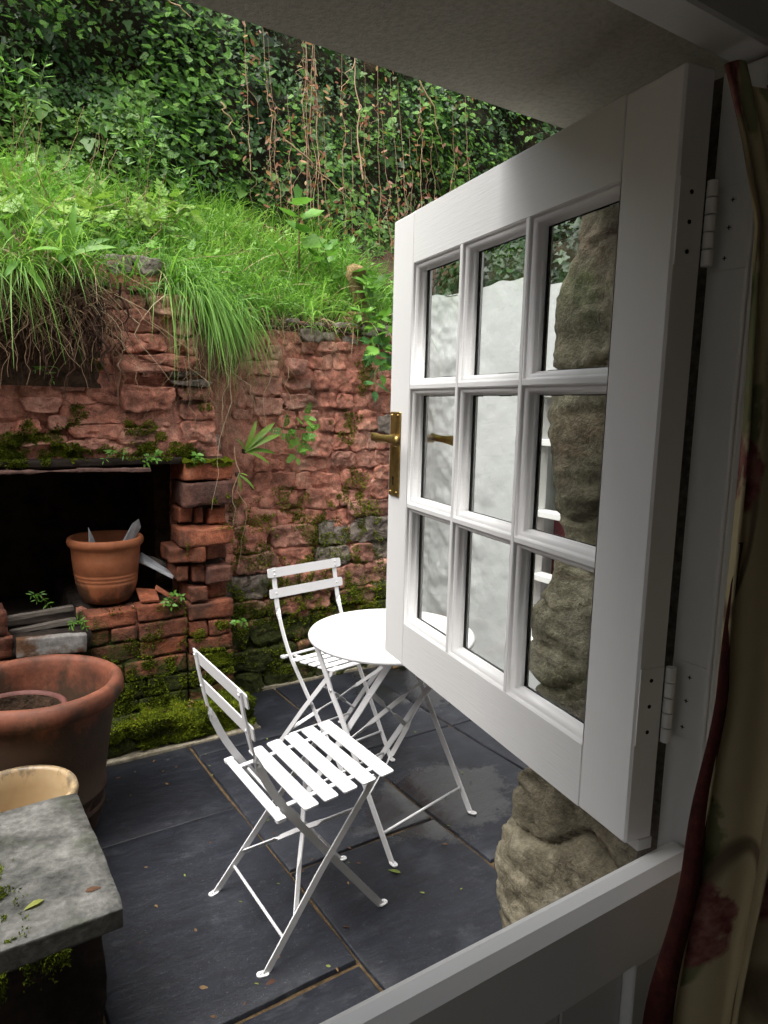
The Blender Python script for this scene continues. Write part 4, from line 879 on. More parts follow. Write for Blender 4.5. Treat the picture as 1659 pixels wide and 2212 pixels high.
# ------------------------------------------------------------------ bench, pots and odds and ends
bench = thing('stone_bench', 'grey stone slab on a dark block, jutting in at the lower left', 'bench', (0.05, 1.7, 0))
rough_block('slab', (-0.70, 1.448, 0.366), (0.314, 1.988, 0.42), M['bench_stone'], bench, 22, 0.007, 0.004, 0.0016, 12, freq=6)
rough_block('block', (-0.66, 1.525, -0.03), (0.284, 1.95, 0.364), M['dark_stone'], bench, 12, 0.02, 0.014, 0.004, 14)
P_ = lambda *a: list(a)
big = thing('large_plant_pot', 'large weathered terracotta pot with a rolled rim, a smaller pot sunk inside', 'plant pot', (0.292, 2.545, 0))
prof = [(0.0, 0.004), (0.165, 0.004), (0.176, 0.012), (0.190, 0.085), (0.199, 0.092), (0.201, 0.104), (0.194, 0.112), (0.199, 0.152), (0.208, 0.158), (0.210, 0.170), (0.203, 0.178), (0.222, 0.30), (0.238, 0.42), (0.243, 0.468), (0.250, 0.482), (0.264, 0.488), (0.273, 0.502), (0.2745, 0.525), (0.268, 0.546), (0.254, 0.556), (0.240, 0.552), (0.231, 0.538), (0.228, 0.50), (0.215, 0.30), (0.19, 0.06), (0.0, 0.05)]
lathe('pot', prof, M['terra_large'], big, 96, 0.004, 3)
sp = thing('plant_pot', 'dull red pot nested inside the large terracotta pot', 'plant pot', (0.215, 2.525, 0.0505))
lathe('pot', [(0, 0), (0.10, 0), (0.118, 0.1), (0.148, 0.36), (0.162, 0.375), (0.168, 0.40), (0.164, 0.425), (0.152, 0.428), (0.147, 0.415)], M['terra_inner'], sp, 64, 0.002, 5)
lathe('dark_inside', [(0.147, 0.415), (0.140, 0.34), (0.13, 0.26)], M['soil'], sp, 64, 0.002, 5)  # inner wall of the pot in the dark soil colour
lathe('soil', [(0, 0.30), (0.08, 0.302), (0.138, 0.295)], M['soil'], sp, 40, 0.004, 3)
cr = thing('glazed_bowl', 'cream glazed stoneware crock with a stained rim behind the stone bench', 'crock', (0.185, 2.165, 0))
lathe('crock', [(0, 0), (0.115, 0), (0.13, 0.02), (0.148, 0.19), (0.157, 0.333), (0.161, 0.356), (0.157, 0.370), (0.146, 0.371), (0.140, 0.360), (0.135, 0.31), (0.118, 0.10), (0.09, 0.04), (0, 0.032)], M['cream'], cr, 80, 0.0025, 8)
small = thing('small_plant_pot', 'small ridged terracotta pot holding two slate shards on the brick ledge', 'plant pot', (0.682, 3.285, 0.602))
pr = [(0, 0), (0.085, 0), (0.10, 0.006), (0.118, 0.04), (0.130, 0.085)]
for k in range(3): z = 0.098 + 0.017 * k; pr += [(0.1325 + 0.002 * k, z), (0.1300 + 0.002 * k, z + 0.004), (0.1335 + 0.002 * k, z + 0.009)]
pr += [(0.143, 0.20), (0.146, 0.245), (0.150, 0.252), (0.159, 0.262), (0.163, 0.275), (0.160, 0.289), (0.153, 0.296), (0.143, 0.293), (0.138, 0.27), (0.128, 0.10), (0.0, 0.09)]
lathe('pot', pr, M['terra_small'], small, 80, 0.0015, 9)
lathe('soil', [(0, 0.232), (0.07, 0.235), (0.138, 0.228)], M['soil'], small, 40, 0.004, 2)
def shard(name, label, quad, t, mat, cat='shard', axis=(0, 1, 0)):
    bm = bmesh.new(); q = [Vector(p) for p in quad]; n = (q[1] - q[0]).cross(q[2] - q[0]).normalized() * t
    a = [bm.verts.new(p) for p in q]; c = [bm.verts.new(p + n) for p in q]; m = len(q)
    bm.faces.new(a[::-1]); bm.faces.new(c)
    for i in range(m): bm.faces.new((a[i], a[(i + 1) % m], c[(i + 1) % m], c[i]))
    bmesh.ops.bevel(bm, geom=bm.edges[:], offset=min(t * 0.25, 0.002), segments=1, affect='EDGES')
    o = link(name, bmesh_me(name, bm), mat); return tag(o, label, cat)
shard('slate_shard', 'narrow pointed slate shard standing at the left in the small pot', [(0.605, 3.25, 0.80), (0.642, 3.27, 0.80), (0.626, 3.24, 0.89), (0.598, 3.22, 0.955)], 0.006, M['slate_piece'])
shard('slate_shard', 'broad slate shard leaning right out of the small pot', [(0.715, 3.28, 0.80), (0.775, 3.30, 0.80), (0.842, 3.305, 0.925), (0.830, 3.29, 0.965), (0.80, 3.29, 0.945)], 0.008, M['slate_piece'])
shard('slate_piece', 'long grey slate piece leaning against the brick pier beside the small pot', [(0.805, 3.30, 0.765), (0.83, 3.24, 0.765), (0.955, 3.20, 0.685), (0.965, 3.24, 0.69), (0.84, 3.32, 0.79)], 0.016, M['slate_piece'], 'slate')
shard('slate_piece', 'short dark slate piece lying behind the leaning one', [(0.87, 3.36, 0.76), (0.90, 3.32, 0.755), (0.975, 3.30, 0.71), (0.97, 3.36, 0.715)], 0.02, M['wood'], 'slate')
shard('tile_fragment', 'broken red tile lying mossy beside the small pot', [(0.795, 3.15, 0.603), (0.872, 3.13, 0.606), (0.885, 3.22, 0.632), (0.80, 3.26, 0.640)], 0.012, M['brick'], 'tile')
shard('tile_fragment', 'thin red tile strip tipped on its edge next to the pier', [(0.862, 3.16, 0.655), (0.935, 3.13, 0.603), (0.942, 3.17, 0.603), (0.872, 3.20, 0.657)], 0.014, M['brick'], 'tile')
o = rough_block('iron_bar', (0.10, 3.09, 1.207), (0.60, 3.128, 1.217), M['rust'], None, 12, 0.004, 0.006, 0.003, 3); tag(o, 'rusty iron strip across the top of the hearth opening, left one', 'iron bar')
o = rough_block('iron_bar', (0.545, 3.075, 1.203), (0.835, 3.118, 1.219), M['rust'], None, 10, 0.004, 0.004, 0.003, 4, rot=('Y', 0.03)); tag(o, 'rusty iron strip with a pale broken end, in front of the hearth opening', 'iron bar')
o = rough_block('concrete_plank', (0.283, 3.045, 0.462), (0.545, 3.085, 0.540), M['plank'], None, 10, 0.004, 0.003, 0.0015, 3, rot=('Y', 0.075)); tag(o, 'rust stained pale concrete plank set on edge behind the large pot', 'plank')
for k, (z, y, l) in enumerate(((0.600, 3.20, 'upper weathered wooden slat lying in the hearth opening'), (0.556, 3.15, 'lower weathered wooden slat lying in the hearth opening'))):
    o = rough_block('wooden_slat', (0.24 + 0.03 * k, y, z - 0.012), (0.525, y + 0.03, z + 0.010), M['wood'], None, 8, 0.003, 0.003, 0.002, 5 + k, rot=('Y', -0.05)); tag(o, l, 'slat')
rough_block('stone', (0.20, 3.09, 0.45), (0.57, 3.5, 0.54), M['dark_stone'], hearth, 6, 0.02, 0.012, 0.004, 31)

# ------------------------------------------------------------------ folding chairs and table
WM = M['white_metal']
def rrect(w, h, r, n=4):
    out = []
    for cx, cy, a0 in ((w / 2 - r, h / 2 - r, 0), (-w / 2 + r, h / 2 - r, 90), (-w / 2 + r, -h / 2 + r, 180), (w / 2 - r, -h / 2 + r, 270)):
        for k in range(n + 1): a = R(a0 + 90 * k / n); out.append((cx + r * math.cos(a), cy + r * math.sin(a)))
    return out
def plate(name, w, h, t, M4, parent, r=0.008, mat=None, bend=0.0):
    bm = bmesh.new(); add_prism(bm, rrect(w, h, r), -t / 2, t / 2); bmesh.ops.transform(bm, matrix=M4, verts=bm.verts)
    return link(name, bmesh_me(name, bm), mat or WM, parent, False)
def frame4(o, x, y, z): return Matrix(((x[0], y[0], z[0], o[0]), (x[1], y[1], z[1], o[1]), (x[2], y[2], z[2], o[2]), (0, 0, 0, 1)))
def rivets(parent, pts, d, r=0.005, mat=None):
    d = Vector(d).normalized()
    for p in pts:
        bm = bmesh.new(); p = Vector(p); add_tube(bm, [p, p + d * 0.0016, p + d * 0.003], [r, r * 0.9, r * 0.4], 10); link('rivet', bmesh_me('rivet', bm), mat or WM, parent, False, True)
def foot(parent, p, d):
    d = Vector((d[0], d[1], 0)).normalized(); c = Vector(p) + d * 0.006; s = Vector((-d.y, d.x, 0))
    f = plate('foot_tab', 0.034, 0.021, 0.0035, frame4((c.x, c.y, 0.0052), d, s, (0, 0, 1)), parent, 0.010)
    return Vector((c.x + d.x * 0.006, c.y + d.y * 0.006, 0.007))
def zs_(x): return 0.43 + 0.11 * x
def make_chair(label, loc, rz):
    t = thing('folding_chair', label, 'chair', loc, rz, 'white folding bistro chairs')
    al = math.atan(0.11); ux = Vector((math.cos(al), 0, math.sin(al))); uz = Vector((-math.sin(al), 0, math.cos(al))); uy = Vector((0, 1, 0))
    def slat(x0, w, L, dz=0.0):
        c = Vector((x0 + w / 2, 0, zs_(x0 + w / 2) + dz)); plate('seat_slat', w, L, 0.004, frame4(c, ux, uy, uz), t, 0.007 if w > 0.03 else 0.004)
    slat(0.0, 0.025, 0.375)
    for i in range(5): slat(0.078 + 0.0605 * i, 0.044, 0.384)
    for s in (-1, 1):
        strap('seat_rail', [(0.004, s * 0.132, zs_(0.004) - 0.0045), (0.33, s * 0.132, zs_(0.33) - 0.0045)], (0, 1, 0), 0.016, 0.004, WM, t)
        plate('end_cap', 0.027, 0.020, 0.009, frame4((0.0125, s * 0.181, zs_(0.0125) - 0.001), ux, uy, uz), t, 0.004)
    bm = bmesh.new(); add_tube(bm, [(0.050, -0.16, 0.419), (0.050, 0.16, 0.419)], 0.0042, 8); link('cross_rod', bmesh_me('cross_rod', bm), WM, t, False, True)
    for s in (-1, 1):
        y0 = s * 0.166
        pts = [(-0.092, y0, 0.798), (-0.082, y0, 0.74), (-0.068, y0, 0.67), (-0.058, y0, 0.628), (-0.050, y0, 0.605), (-0.040, y0, 0.582), (-0.024, y0, 0.545), (-0.002, y0, 0.502), (0.022, y0, 0.462), (0.050, s * 0.164, 0.420), (0.09, s * 0.160, 0.368), (0.215, s * 0.146, 0.205), (0.372, s * 0.126, 0.004)]
        wd = [(0, 1, 0)] * 4 + [(0.7, 0.7, 0.15)] + [(1, 0.02, 0.3)] * 8
        u = strap('leg', pts, wd, 0.021, 0.005, WM, t)
        fp = foot(u, (0.374, s * 0.126, 0), (1, -0.2 * s, 0)); rivets(u, [fp], (0, 0, 1), 0.0035, M['rivet'])
        rivets(u, [(0.176, s * 0.1525 + s * 0.003, 0.257)], (0, s, 0), 0.0065, M['rivet'])
        g = strap('leg', [(0.322, s * 0.158, zs_(0.322) - 0.012), (0.14, s * 0.172, 0.232), (-0.032, s * 0.187, 0.004)], (1, 0, -0.4), 0.020, 0.0045, WM, t)
        fp = foot(g, (-0.034, s * 0.187, 0), (-1, -0.3 * s, 0)); rivets(g, [fp], (0, 0, 1), 0.0035, M['rivet'])
    def lg(z, s): k = (z - 0.004) / 0.44; return Vector((-0.032 + 0.354 * k, s * (0.187 - 0.029 * k), z))
    for z, s, in ((0.075, 0),):
        bm = bmesh.new(); add_tube(bm, [lg(z, -1), lg(z, 1)], 0.0045, 8); link('cross_rod', bmesh_me('cross_rod', bm), WM, t, False, True)
    bm = bmesh.new(); add_tube(bm, [(0.297, -0.134, 0.10), (0.297, 0.134, 0.10)], 0.0045, 8); link('cross_rod', bmesh_me('cross_rod', bm), WM, t, False, True)
    for s, dn in ((1, 0.004), (-1, -0.004)):                 # crossed braces between the rear legs
        a = lg(0.115, s); e = lg(0.375, -s); n = (lg(0.3, 1) - lg(0.1, 1)).cross(Vector((0, 1, 0))).normalized() * dn; d = lg(0.3, 1) - lg(0.1, 1)
        pts = [a, a.lerp(e, 0.28), a.lerp(e, 0.34), a.lerp(e, 0.5) + n, a.lerp(e, 0.66), a.lerp(e, 0.72), e]
        nn = d.cross(Vector((0, 1, 0)))
        strap('brace', pts, [nn, nn, d, d, d, nn, nn], 0.015, 0.004, WM, t)
    for z, L, zz in ((0.778, 0.40, 0), (0.690, 0.40, 1)):
        x = np.interp(z, [0.67, 0.74, 0.798], [-0.068, -0.082, -0.092]) + 0.0052
        up = Vector((-0.17, 0, 0.985)).normalized(); nx = up.cross(Vector((0, 1, 0))) * -1
        bs = plate('back_slat', L, 0.040, 0.0035, frame4((x, 0, z), (0, 1, 0), up, nx if nx.x > 0 else -nx), t, 0.007)
        rivets(bs, [(x + 0.0012 - 0.17 * dz, s * 0.166, z + dz) for s in (-1, 1) for dz in ((0.009, -0.009) if zz == 0 else (0.0,))], (1, 0, 0.17), 0.0048)
        rivets(bs, [(x - 0.008 - 0.17 * dz, s * 0.166, z + dz) for s in (-1, 1) for dz in ((0.009,) if zz == 0 else (0.0,))], (-1, 0, -0.17), 0.0055)
    return t
def copy_tree(o, parent=None):
    c = o.copy(); C.objects.link(c)
    if parent: c.parent = parent; c.matrix_parent_inverse = o.matrix_parent_inverse.copy()
    for ch in [x for x in S.objects if x.parent == o]: copy_tree(ch, c)
    return c
ch1 = make_chair('white folding slatted chair standing alone in front, its back turned to the large pot', (0.719, 1.738, 0), 0.0)
ch2 = copy_tree(ch1); ch2.location = (1.436, 2.688, 0); ch2.rotation_euler = (0, 0, R(-81))
ch2['label'] = 'white folding slatted chair behind the round table, facing the house, back to the stone wall'
tb = thing('round_table', 'white round folding bistro table, half hidden by the open door', 'table', (1.39, 2.025, 0), R(12.7))
lathe('tabletop', [(0, 0.700), (0.285, 0.700), (0.297, 0.696), (0.3000, 0.690), (0.2990, 0.682), (0.296, 0.682), (0.2960, 0.690), (0.283, 0.6965), (0, 0.6965)], WM, tb, 96)
for s in (-1, 1):
    xa, xb = s * 0.214, s * 0.196
    def la(z): return (xa, 0.19 - 0.418 * (0.69 - z) / 0.69, z)
    def lb(z): return (xb, -0.185 + 0.452 * (0.69 - z) / 0.69, z)
    pa = [la(0.69), la(0.60), la(0.55), (xa, la(0.51)[1] + 0.006, 0.51), (xa, la(0.49)[1] + 0.006, 0.49), la(0.44), la(0.30), la(0.004)]
    l = strap('leg', pa, (0, 1, 0.4), 0.022, 0.005, WM, tb); fp = foot(l, (xa, la(0)[1], 0), (0.2 * s, -1, 0)); rivets(l, [fp], (0, 0, 1), 0.0035, M['rivet'])
    rivets(l, [(xa - 0.004, la(0.51)[1] + 0.004, 0.51), (xa - 0.004, la(0.335)[1], 0.335)], (-1, 0, 0), 0.006, M['rivet'])
    l = strap('leg', [lb(0.69), lb(0.60), lb(0.3), lb(0.004)], (0, 1, -0.4), 0.022, 0.005, WM, tb); fp = foot(l, (xb, lb(0)[1], 0), (0.2 * s, 1, 0)); rivets(l, [fp], (0, 0, 1), 0.0035, M['rivet'])
    rivets(l, [(xb + 0.003, lb(0.665)[1], 0.665)], (1, 0, 0), 0.006, M['rivet'])
ya = lambda z: 0.19 - 0.418 * (0.69 - z) / 0.69
yb = lambda z: -0.185 + 0.452 * (0.69 - z) / 0.69
for (p, q_) in (((-0.214, ya(0.085), 0.085), (0.214, ya(0.085), 0.085)), ((-0.196, yb(0.085), 0.085), (0.196, yb(0.085), 0.085))):
    bm = bmesh.new(); add_tube(bm, [p, q_], 0.005, 8); link('cross_rod', bmesh_me('cross_rod', bm), WM, tb, False, True)
for p, q_ in (((0.214, ya(0.40) - 0.006, 0.40), (-0.214, ya(0.20) - 0.006, 0.20)), ((-0.196, yb(0.55), 0.55), (0.196, yb(0.25), 0.25)), ((0.196, yb(0.55) + 0.005, 0.55), (-0.196, yb(0.25) + 0.005, 0.25))):
    p = Vector(p); q_ = Vector(q_); d = Vector((0, 1, 0.6)); n = d.cross(Vector((1, 0, 0)))
    strap('brace', [p, p.lerp(q_, 0.3), p.lerp(q_, 0.37), p.lerp(q_, 0.63), p.lerp(q_, 0.7), q_], [n, n, d, d, n, n], 0.017, 0.004, WM, tb)
for y in (0.19, -0.185): strap('top_bar', [(-0.21, y, 0.6915), (0.21, y, 0.6915)], (0, 1, 0), 0.018, 0.004, WM, tb)
strap('latch', [(-0.15, 0.06, 0.694), (-0.12, 0.02, 0.66), (-0.08, 0.0, 0.655)], (1, 0, 0), 0.006, 0.005, WM, tb)

# ------------------------------------------------------------------ plants: leaf shapes
def fan(out, mid=(0, 0.35, 0.0), lift=0.0):
    V = [mid] + [(x, y, (lift * abs(x))) for x, y in out]; n = len(out)
    return np.array(V, float), np.array([(0, i + 1, (i + 1) % n + 1) for i in range(n)])
IVY = fan([(0, 0), (0.26, -0.10), (0.52, 0.14), (0.30, 0.34), (0.26, 0.52), (0, 0.95), (-0.26, 0.52), (-0.30, 0.34), (-0.52, 0.14), (-0.26, -0.10)], (0, 0.30, -0.03), 0.14)
OVATE = fan([(0, 0), (0.20, 0.10), (0.28, 0.32), (0.20, 0.62), (0, 1.0), (-0.20, 0.62), (-0.28, 0.32), (-0.20, 0.10)], (0, 0.4, -0.05), 0.12)
LANCE = fan([(0, 0), (0.09, 0.15), (0.12, 0.45), (0.07, 0.8), (0, 1.0), (-0.07, 0.8), (-0.12, 0.45), (-0.09, 0.15)], (0, 0.45, -0.02), 0.1)
MOSSF = (np.array([(-0.3, 0, 0), (0.3, 0, 0), (0, 1, 0.1), (0, 0, 0.3)], float), np.array([(0, 1, 2), (0, 3, 2)]))
def serrate():
    out = [(0, 0)]; ys = np.linspace(0.06, 0.94, 9); w = 0.36 * np.sin(np.pi * np.clip(ys, 0, 1) ** 0.75)
    for y, x in zip(ys, w): out += [(x * 0.82, y), (x, y + 0.045)]
    return out + [(0, 1.04)] + [(-x, y) for x, y in out[:0:-1]]
NETTLE = fan(serrate(), (0, 0.42, -0.04), 0.16)
def pinnate(npair=4, leaf=OVATE):
    V = []; F = []; b0 = 0
    def add(px, py, ang, s):
        nonlocal b0
        c, sn = math.cos(ang), math.sin(ang)
        for x, y, z in leaf[0]: V.append((px + s * (x * c + y * sn), py + s * (-x * sn + y * c), s * z))
        for f in leaf[1]: F.append(tuple(int(q) + b0 for q in f))
        b0 += len(leaf[0])
    for k in range(npair):
        y = 0.22 + 0.52 * k / (npair - 1); s = 0.36 * (1 - 0.45 * k / npair)
        add(0.01, y, 0.95, s); add(-0.01, y, -0.95, s)
    add(0, 0.72, 0, 0.32)
    V += [(-0.008, 0, 0), (0.008, 0, 0), (0, 0.8, 0)]; F.append((b0, b0 + 1, b0 + 2))
    return np.array(V), np.array(F)
PINN = pinnate(); PINN5 = pinnate(5, LANCE)
def lobed():
    out = []
    for k in range(25):
        a = -2.75 + 5.5 * k / 24; r = 0.44 + 0.06 * math.cos(a * 5.0) + 0.03 * math.cos(a * 17)
        out.append((r * math.sin(a), 0.42 + r * math.cos(a)))
    return out
LOBED = fan(lobed(), (0, 0.25, -0.06), 0.10)
def strapleaf(w=0.062, n=7):
    V = []; F = []
    for i in range(n):
        t = i / (n - 1); ww = w * (0.55 + 0.45 * math.sin(min(1, t * 1.6) * 1.57)) * (1 - t ** 5) + 0.002; z = -0.38 * t * t; y = t * (1 - 0.18 * t)
        V += [(-ww, y, z + 0.012), (0, y, z), (ww, y, z + 0.012)]
    for i in range(n - 1):
        a = 3 * i; F += [(a, a + 1, a + 4), (a, a + 4, a + 3), (a + 1, a + 2, a + 5), (a + 1, a + 5, a + 4)]
    return np.array(V), np.array(F)
STRAP = strapleaf()
_lm = {}
def leafmesh(key, shape, mat):
    if (key, mat.name) not in _lm:
        me = npmesh('leaf', shape[0], shape[1]); me.materials.append(mat); me.polygons.foreach_set('use_smooth', np.ones(len(me.polygons), bool)); _lm[(key, mat.name)] = me
    return _lm[(key, mat.name)]
def put_leaf(parent, key, shape, mat, p, d, up, size):
    d = Vector(d).normalized(); up = Vector(up); x = d.cross(up)
    if x.length < 1e-3: x = Vector((1, 0, 0))
    x.normalize(); n = x.cross(d)
    o = bpy.data.objects.new('leaf', leafmesh(key, shape, mat)); C.objects.link(o); o.parent = parent
    o.matrix_parent_inverse = wmat(parent).inverted(); o.matrix_basis = frame4(p, x, d, n) @ Matrix.Scale(size, 4); return o
def plant(name, label, cat, base, stems, key, shape, mat, stem_mat, seed, group=None, stem_r=0.0022, face=(0.1, -0.5, 0.85)):
    """stems: (direction, length, droop, pairs, leaf size, start)"""
    r = random.Random(seed); t = thing(name, label, cat, base, 0, group); bm = bmesh.new(); todo = []
    for d, L, dr, pairs, sz, st in stems:
        d = Vector(d).normalized(); pts = []
        w = Vector((r.uniform(-.1, .1), r.uniform(-.1, .1), 0))
        for k in range(9): s = k / 8; pts.append(Vector(base) + d * L * s + Vector((0, 0, -dr * L * s * s)) + w * L * s * s)
        add_tube(bm, pts, [stem_r * (1 - 0.6 * k / 8) for k in range(9)], 5); todo.append((pts, pairs, sz, st))
    link('stem', bmesh_me('stem', bm), stem_mat, t, True, True)
    for pts, pairs, sz, st in todo:
        for k in range(pairs):
            s = st + (1 - st) * (k + 0.5) / pairs; i = min(7, int(s * 8)); p = pts[i].lerp(pts[i + 1], s * 8 - i); tg = (pts[i + 1] - pts[i]).normalized()
            a = Vector((math.cos(k * 1.57 + seed), math.sin(k * 1.57 + seed), 0.0)); a = (a - tg * a.dot(tg)).normalized()
            for sg in (-1, 1):
                ld = (a * sg + tg * r.uniform(0.1, 0.5) + Vector((0, -0.25, r.uniform(-0.35, 0.2)))).normalized()
                put_leaf(t, key, shape, mat, p + ld * sz * 0.12, ld, Vector(face) + Vector((r.uniform(-.4, .4), r.uniform(-.4, .4), 0)), sz * r.uniform(0.75, 1.2) * (0.7 + 0.4 * math.sin(math.pi * min(0.9, (1 - s) + 0.15))))
        put_leaf(t, key, shape, mat, pts[-1], (pts[-1] - pts[-2]) + Vector((0, 0, -0.01)), Vector(face), sz * 0.7)
    return t

# ------------------------------------------------------------------ ivy, vines
def ivy_patch(name, n, xr_, zr_, seed, dens, parent=None):
    g = np.random.default_rng(seed); x = g.uniform(*xr_, n * 3); z = g.uniform(*zr_, n * 3)
    q = np.stack([x, np.zeros_like(x), z], 1); dn = fbm(q * 2.6, seed, 4) * 0.5 + 0.5 + dens(x, z)
    k = g.random(len(x)) < np.clip(dn, 0.16, 1); x, z = x[k][:n], z[k][:n]; m = len(x); q = np.stack([x, np.zeros_like(x), z], 1)
    bulge = 0.06 + 0.12 * (fbm(q * 2.0, seed + 5, 3) + 0.6) + g.random(m) * 0.09
    P = np.stack([x, cliff_y(x, z) - bulge, z], 1)
    N = unit(np.stack([g.normal(0, 0.5, m), -1 + g.normal(0, 0.25, m), 0.55 + g.normal(0, 0.45, m)], 1))
    Yd = np.stack([g.normal(0, 0.75, m), np.zeros(m), -1 + g.normal(0, 0.5, m)], 1); Yd = unit(Yd - N * (Yd * N).sum(1, keepdims=True)); Xd = np.cross(Yd, N)
    sz = 0.025 * np.exp(g.normal(0, 0.5, m)) * (1 + 0.0 * z); col = np.clip(g.beta(2, 3.2, m) + 0.25 * fbm(q * 3, 8, 2), 0, 0.78); col = np.clip(col + 0.25 * (fbm(q * 1.7, 44, 2) > 0.45), 0, 0.9); col[g.random(m) < 0.015] = 1.0
    o = scatter(name, IVY[0], IVY[1], P, Xd, Yd, N, sz, col, M['ivy'], parent); o['kind'] = 'stuff'; return o
ivy_patch('ivy', 46000, (-1.0, 5.6), (2.45, 4.45), 5, lambda x, z: -0.22 * smooth(2.3, 3.2, x) * smooth(3.7, 2.8, z) + 0.05 - 0.16 * smooth(1.9, 2.6, x))
g = np.random.default_rng(91); m = 5200; x = np.concatenate([g.uniform(-0.4, 2.2, 3400), g.uniform(2.2, 4.6, 1800)]); z = np.concatenate([g.uniform(2.75, 4.5, 3400), g.uniform(2.6, 3.9, 1800)]); q = np.stack([x, x * 0, z], 1)
k = fbm(q * 1.9, 93, 3) > 0.12; x, z, q = x[k], z[k], q[k]; m = len(x); P = np.stack([x, cliff_y(x, z) - 0.22 - 0.12 * g.random(m), z], 1)
N = unit(np.stack([g.normal(0, 0.5, m), -0.8 + g.normal(0, 0.3, m), 0.8 + g.normal(0, 0.4, m)], 1)); Yd = g.normal(0, 1, (m, 3)) + (0, -0.3, -0.3); Yd = unit(Yd - N * (Yd * N).sum(1, keepdims=True))
scatter('climbing_weeds', PINN[0], PINN[1], P, np.cross(Yd, N), Yd, N, g.uniform(0.035, 0.075, m), np.clip(g.normal(0.35, 0.2, m), 0, 1), M['grass'])['kind'] = 'stuff'
def path_noise(p0, p1, n, amp, seed):
    t = np.linspace(0, 1, n); p = np.outer(1 - t, p0) + np.outer(t, p1); q = np.stack([t * 4 + seed * 3.1, t * 0, t * 0], 1)
    for ax, s in ((0, 1), (1, 0.5)): p[:, ax] += amp * s * fbm(q * 1.5, seed + ax, 3) * np.sin(np.pi * np.clip(t * 1.0 + 0.08, 0, 1))
    return p
vr = random.Random(9)
VX = [(2.26, 2.70, 4.1), (2.29, 2.72, 4.1), (2.32, 2.68, 4.1), (2.235, 2.75, 4.1), (2.35, 2.9, 4.1), (2.66, 3.03, 4.0), (1.98, 2.9, 3.9), (2.06, 2.75, 3.8), (1.86, 2.95, 3.9), (2.52, 2.7, 3.9), (2.75, 2.6, 3.9), (2.86, 2.6, 3.9), (2.97, 2.65, 3.8), (3.08, 2.6, 3.8), (3.2, 2.6, 3.8), (3.34, 2.7, 3.8), (2.42, 2.65, 3.5), (2.6, 2.62, 3.4), (3.5, 2.7, 3.8), (2.15, 2.75, 3.5), (3.65, 2.8, 3.9), (2.91, 2.6, 3.6), (3.13, 2.6, 3.5)]
for i, (x, z0, z1) in enumerate(VX):
    y = 4.36 if i < 6 else 4.45 - 0.1 * vr.random(); dx = vr.uniform(-0.05, 0.05) if i else 0.0
    label = 'bare brown creeper strand with reddish young leaves hanging down the ivy cliff'
    if i < 5: label = 'bare brown creeper strand in the thick bundle hanging before the dark ivy'
    if i == 5: label = 'pale knobbly creeper strand hanging alone right of the bundle'
    t = thing('hanging_creeper', label, 'creeper', (x, y, z0), 0, None if i == 5 else 'bundled creeper strands' if i < 5 else 'creeper strands on the cliff')
    p = path_noise(np.array((x, y, z0)), np.array((x + dx, y + 0.12, z1)), 40, 0.024, i + 3); rs = 0.006 if i == 5 else vr.uniform(0.0014, 0.0027)
    lines = [p]; rr_ = [rs]
    for k in range(3):
        a = vr.randrange(4, 34); l = vr.uniform(0.15, 0.5); lines.append(path_noise(p[a], p[a] + np.array((vr.uniform(-.12, .12), -0.02, -l)), 14, 0.04, i * 7 + k)); rr_.append(rs * 0.6)
    o = strands('stem', lines, rr_, M['vine_stem'], t, None, 4)
    g = np.random.default_rng(i); m = (20 if i < 5 else 10 if i == 5 else 24); allp = np.concatenate(lines); P = allp[g.integers(0, len(allp), m)] + g.normal(0, 0.03, (m, 3))
    N = unit(np.stack([g.normal(0, 0.6, m), -1 + g.normal(0, 0.3, m), 0.4 + g.normal(0, 0.5, m)], 1)); Yd = g.normal(0, 1, (m, 3)) + (0, 0, -0.8); Yd = unit(Yd - N * (Yd * N).sum(1, keepdims=True))
    o = scatter('young_leaf', LANCE[0] * (1.6, 1, 1), LANCE[1], P, np.cross(Yd, N), Yd, N, g.uniform(0.025, 0.055, m), g.random(m), M['vine_leaf'], t); o['kind'] = 'stuff'
bush = thing('ivy_bush', 'bush of ivy, shade put into its leaf colour, rising behind the top of the whitewashed wall', 'bush', (3.3, 3.5, 2.0))
g = np.random.default_rng(77); m = 7500; v = unit(g.normal(0, 1, (m, 3))); rr_ = 0.7 + 0.3 * g.random(m) + 0.12 * fbm(v * 2.5, 4, 3)
P = np.array((3.35, 3.2, 2.15)) + v * rr_[:, None] * np.array((0.85, 1.15, 0.52)); N = unit(v + g.normal(0, 0.4, (m, 3)) + (0, 0, 0.3)); Yd = g.normal(0, 1, (m, 3)) + (0, 0, -0.9); Yd = unit(Yd - N * (Yd * N).sum(1, keepdims=True))
scatter('crown', IVY[0], IVY[1], P, np.cross(Yd, N), Yd, N, 0.034 * np.exp(g.normal(0, 0.3, m)), np.clip(g.beta(2, 5, m), 0, 1), M['shaded_ivy'], bush)['kind'] = 'stuff'
rough_block('heart', (2.85, 2.5, 1.7), (3.9, 3.9, 2.42), M['cliff'], bush, 12, 0.45, 0.06, 0.02, 5)
# a few pale twigs across the ivy
for i, (a, e) in enumerate((((0.62, 4.30, 3.56), (1.02, 4.25, 3.60)), ((1.25, 4.3, 3.75), (1.45, 4.28, 3.66)), ((1.62, 4.28, 3.25), (1.70, 4.25, 3.05)), ((2.02, 4.26, 3.12), (2.5, 4.25, 2.85)), ((3.0, 4.22, 3.7), (3.22, 4.2, 3.3)))):
    o = strands('dead_twig', [path_noise(np.array(a), np.array(e), 14, 0.05, 60 + i)], 0.0055, M['straw'], None, [0.6], 4)
    tag(o, ('long bowed pale twig lying across the ivy at the top left', 'short pale twig at the edge of the soffit', 'short dry twig in the middle of the ivy', 'slanting dry twig left of the creeper bundle', 'straight pale twig slanting above the door')[i], 'twig')

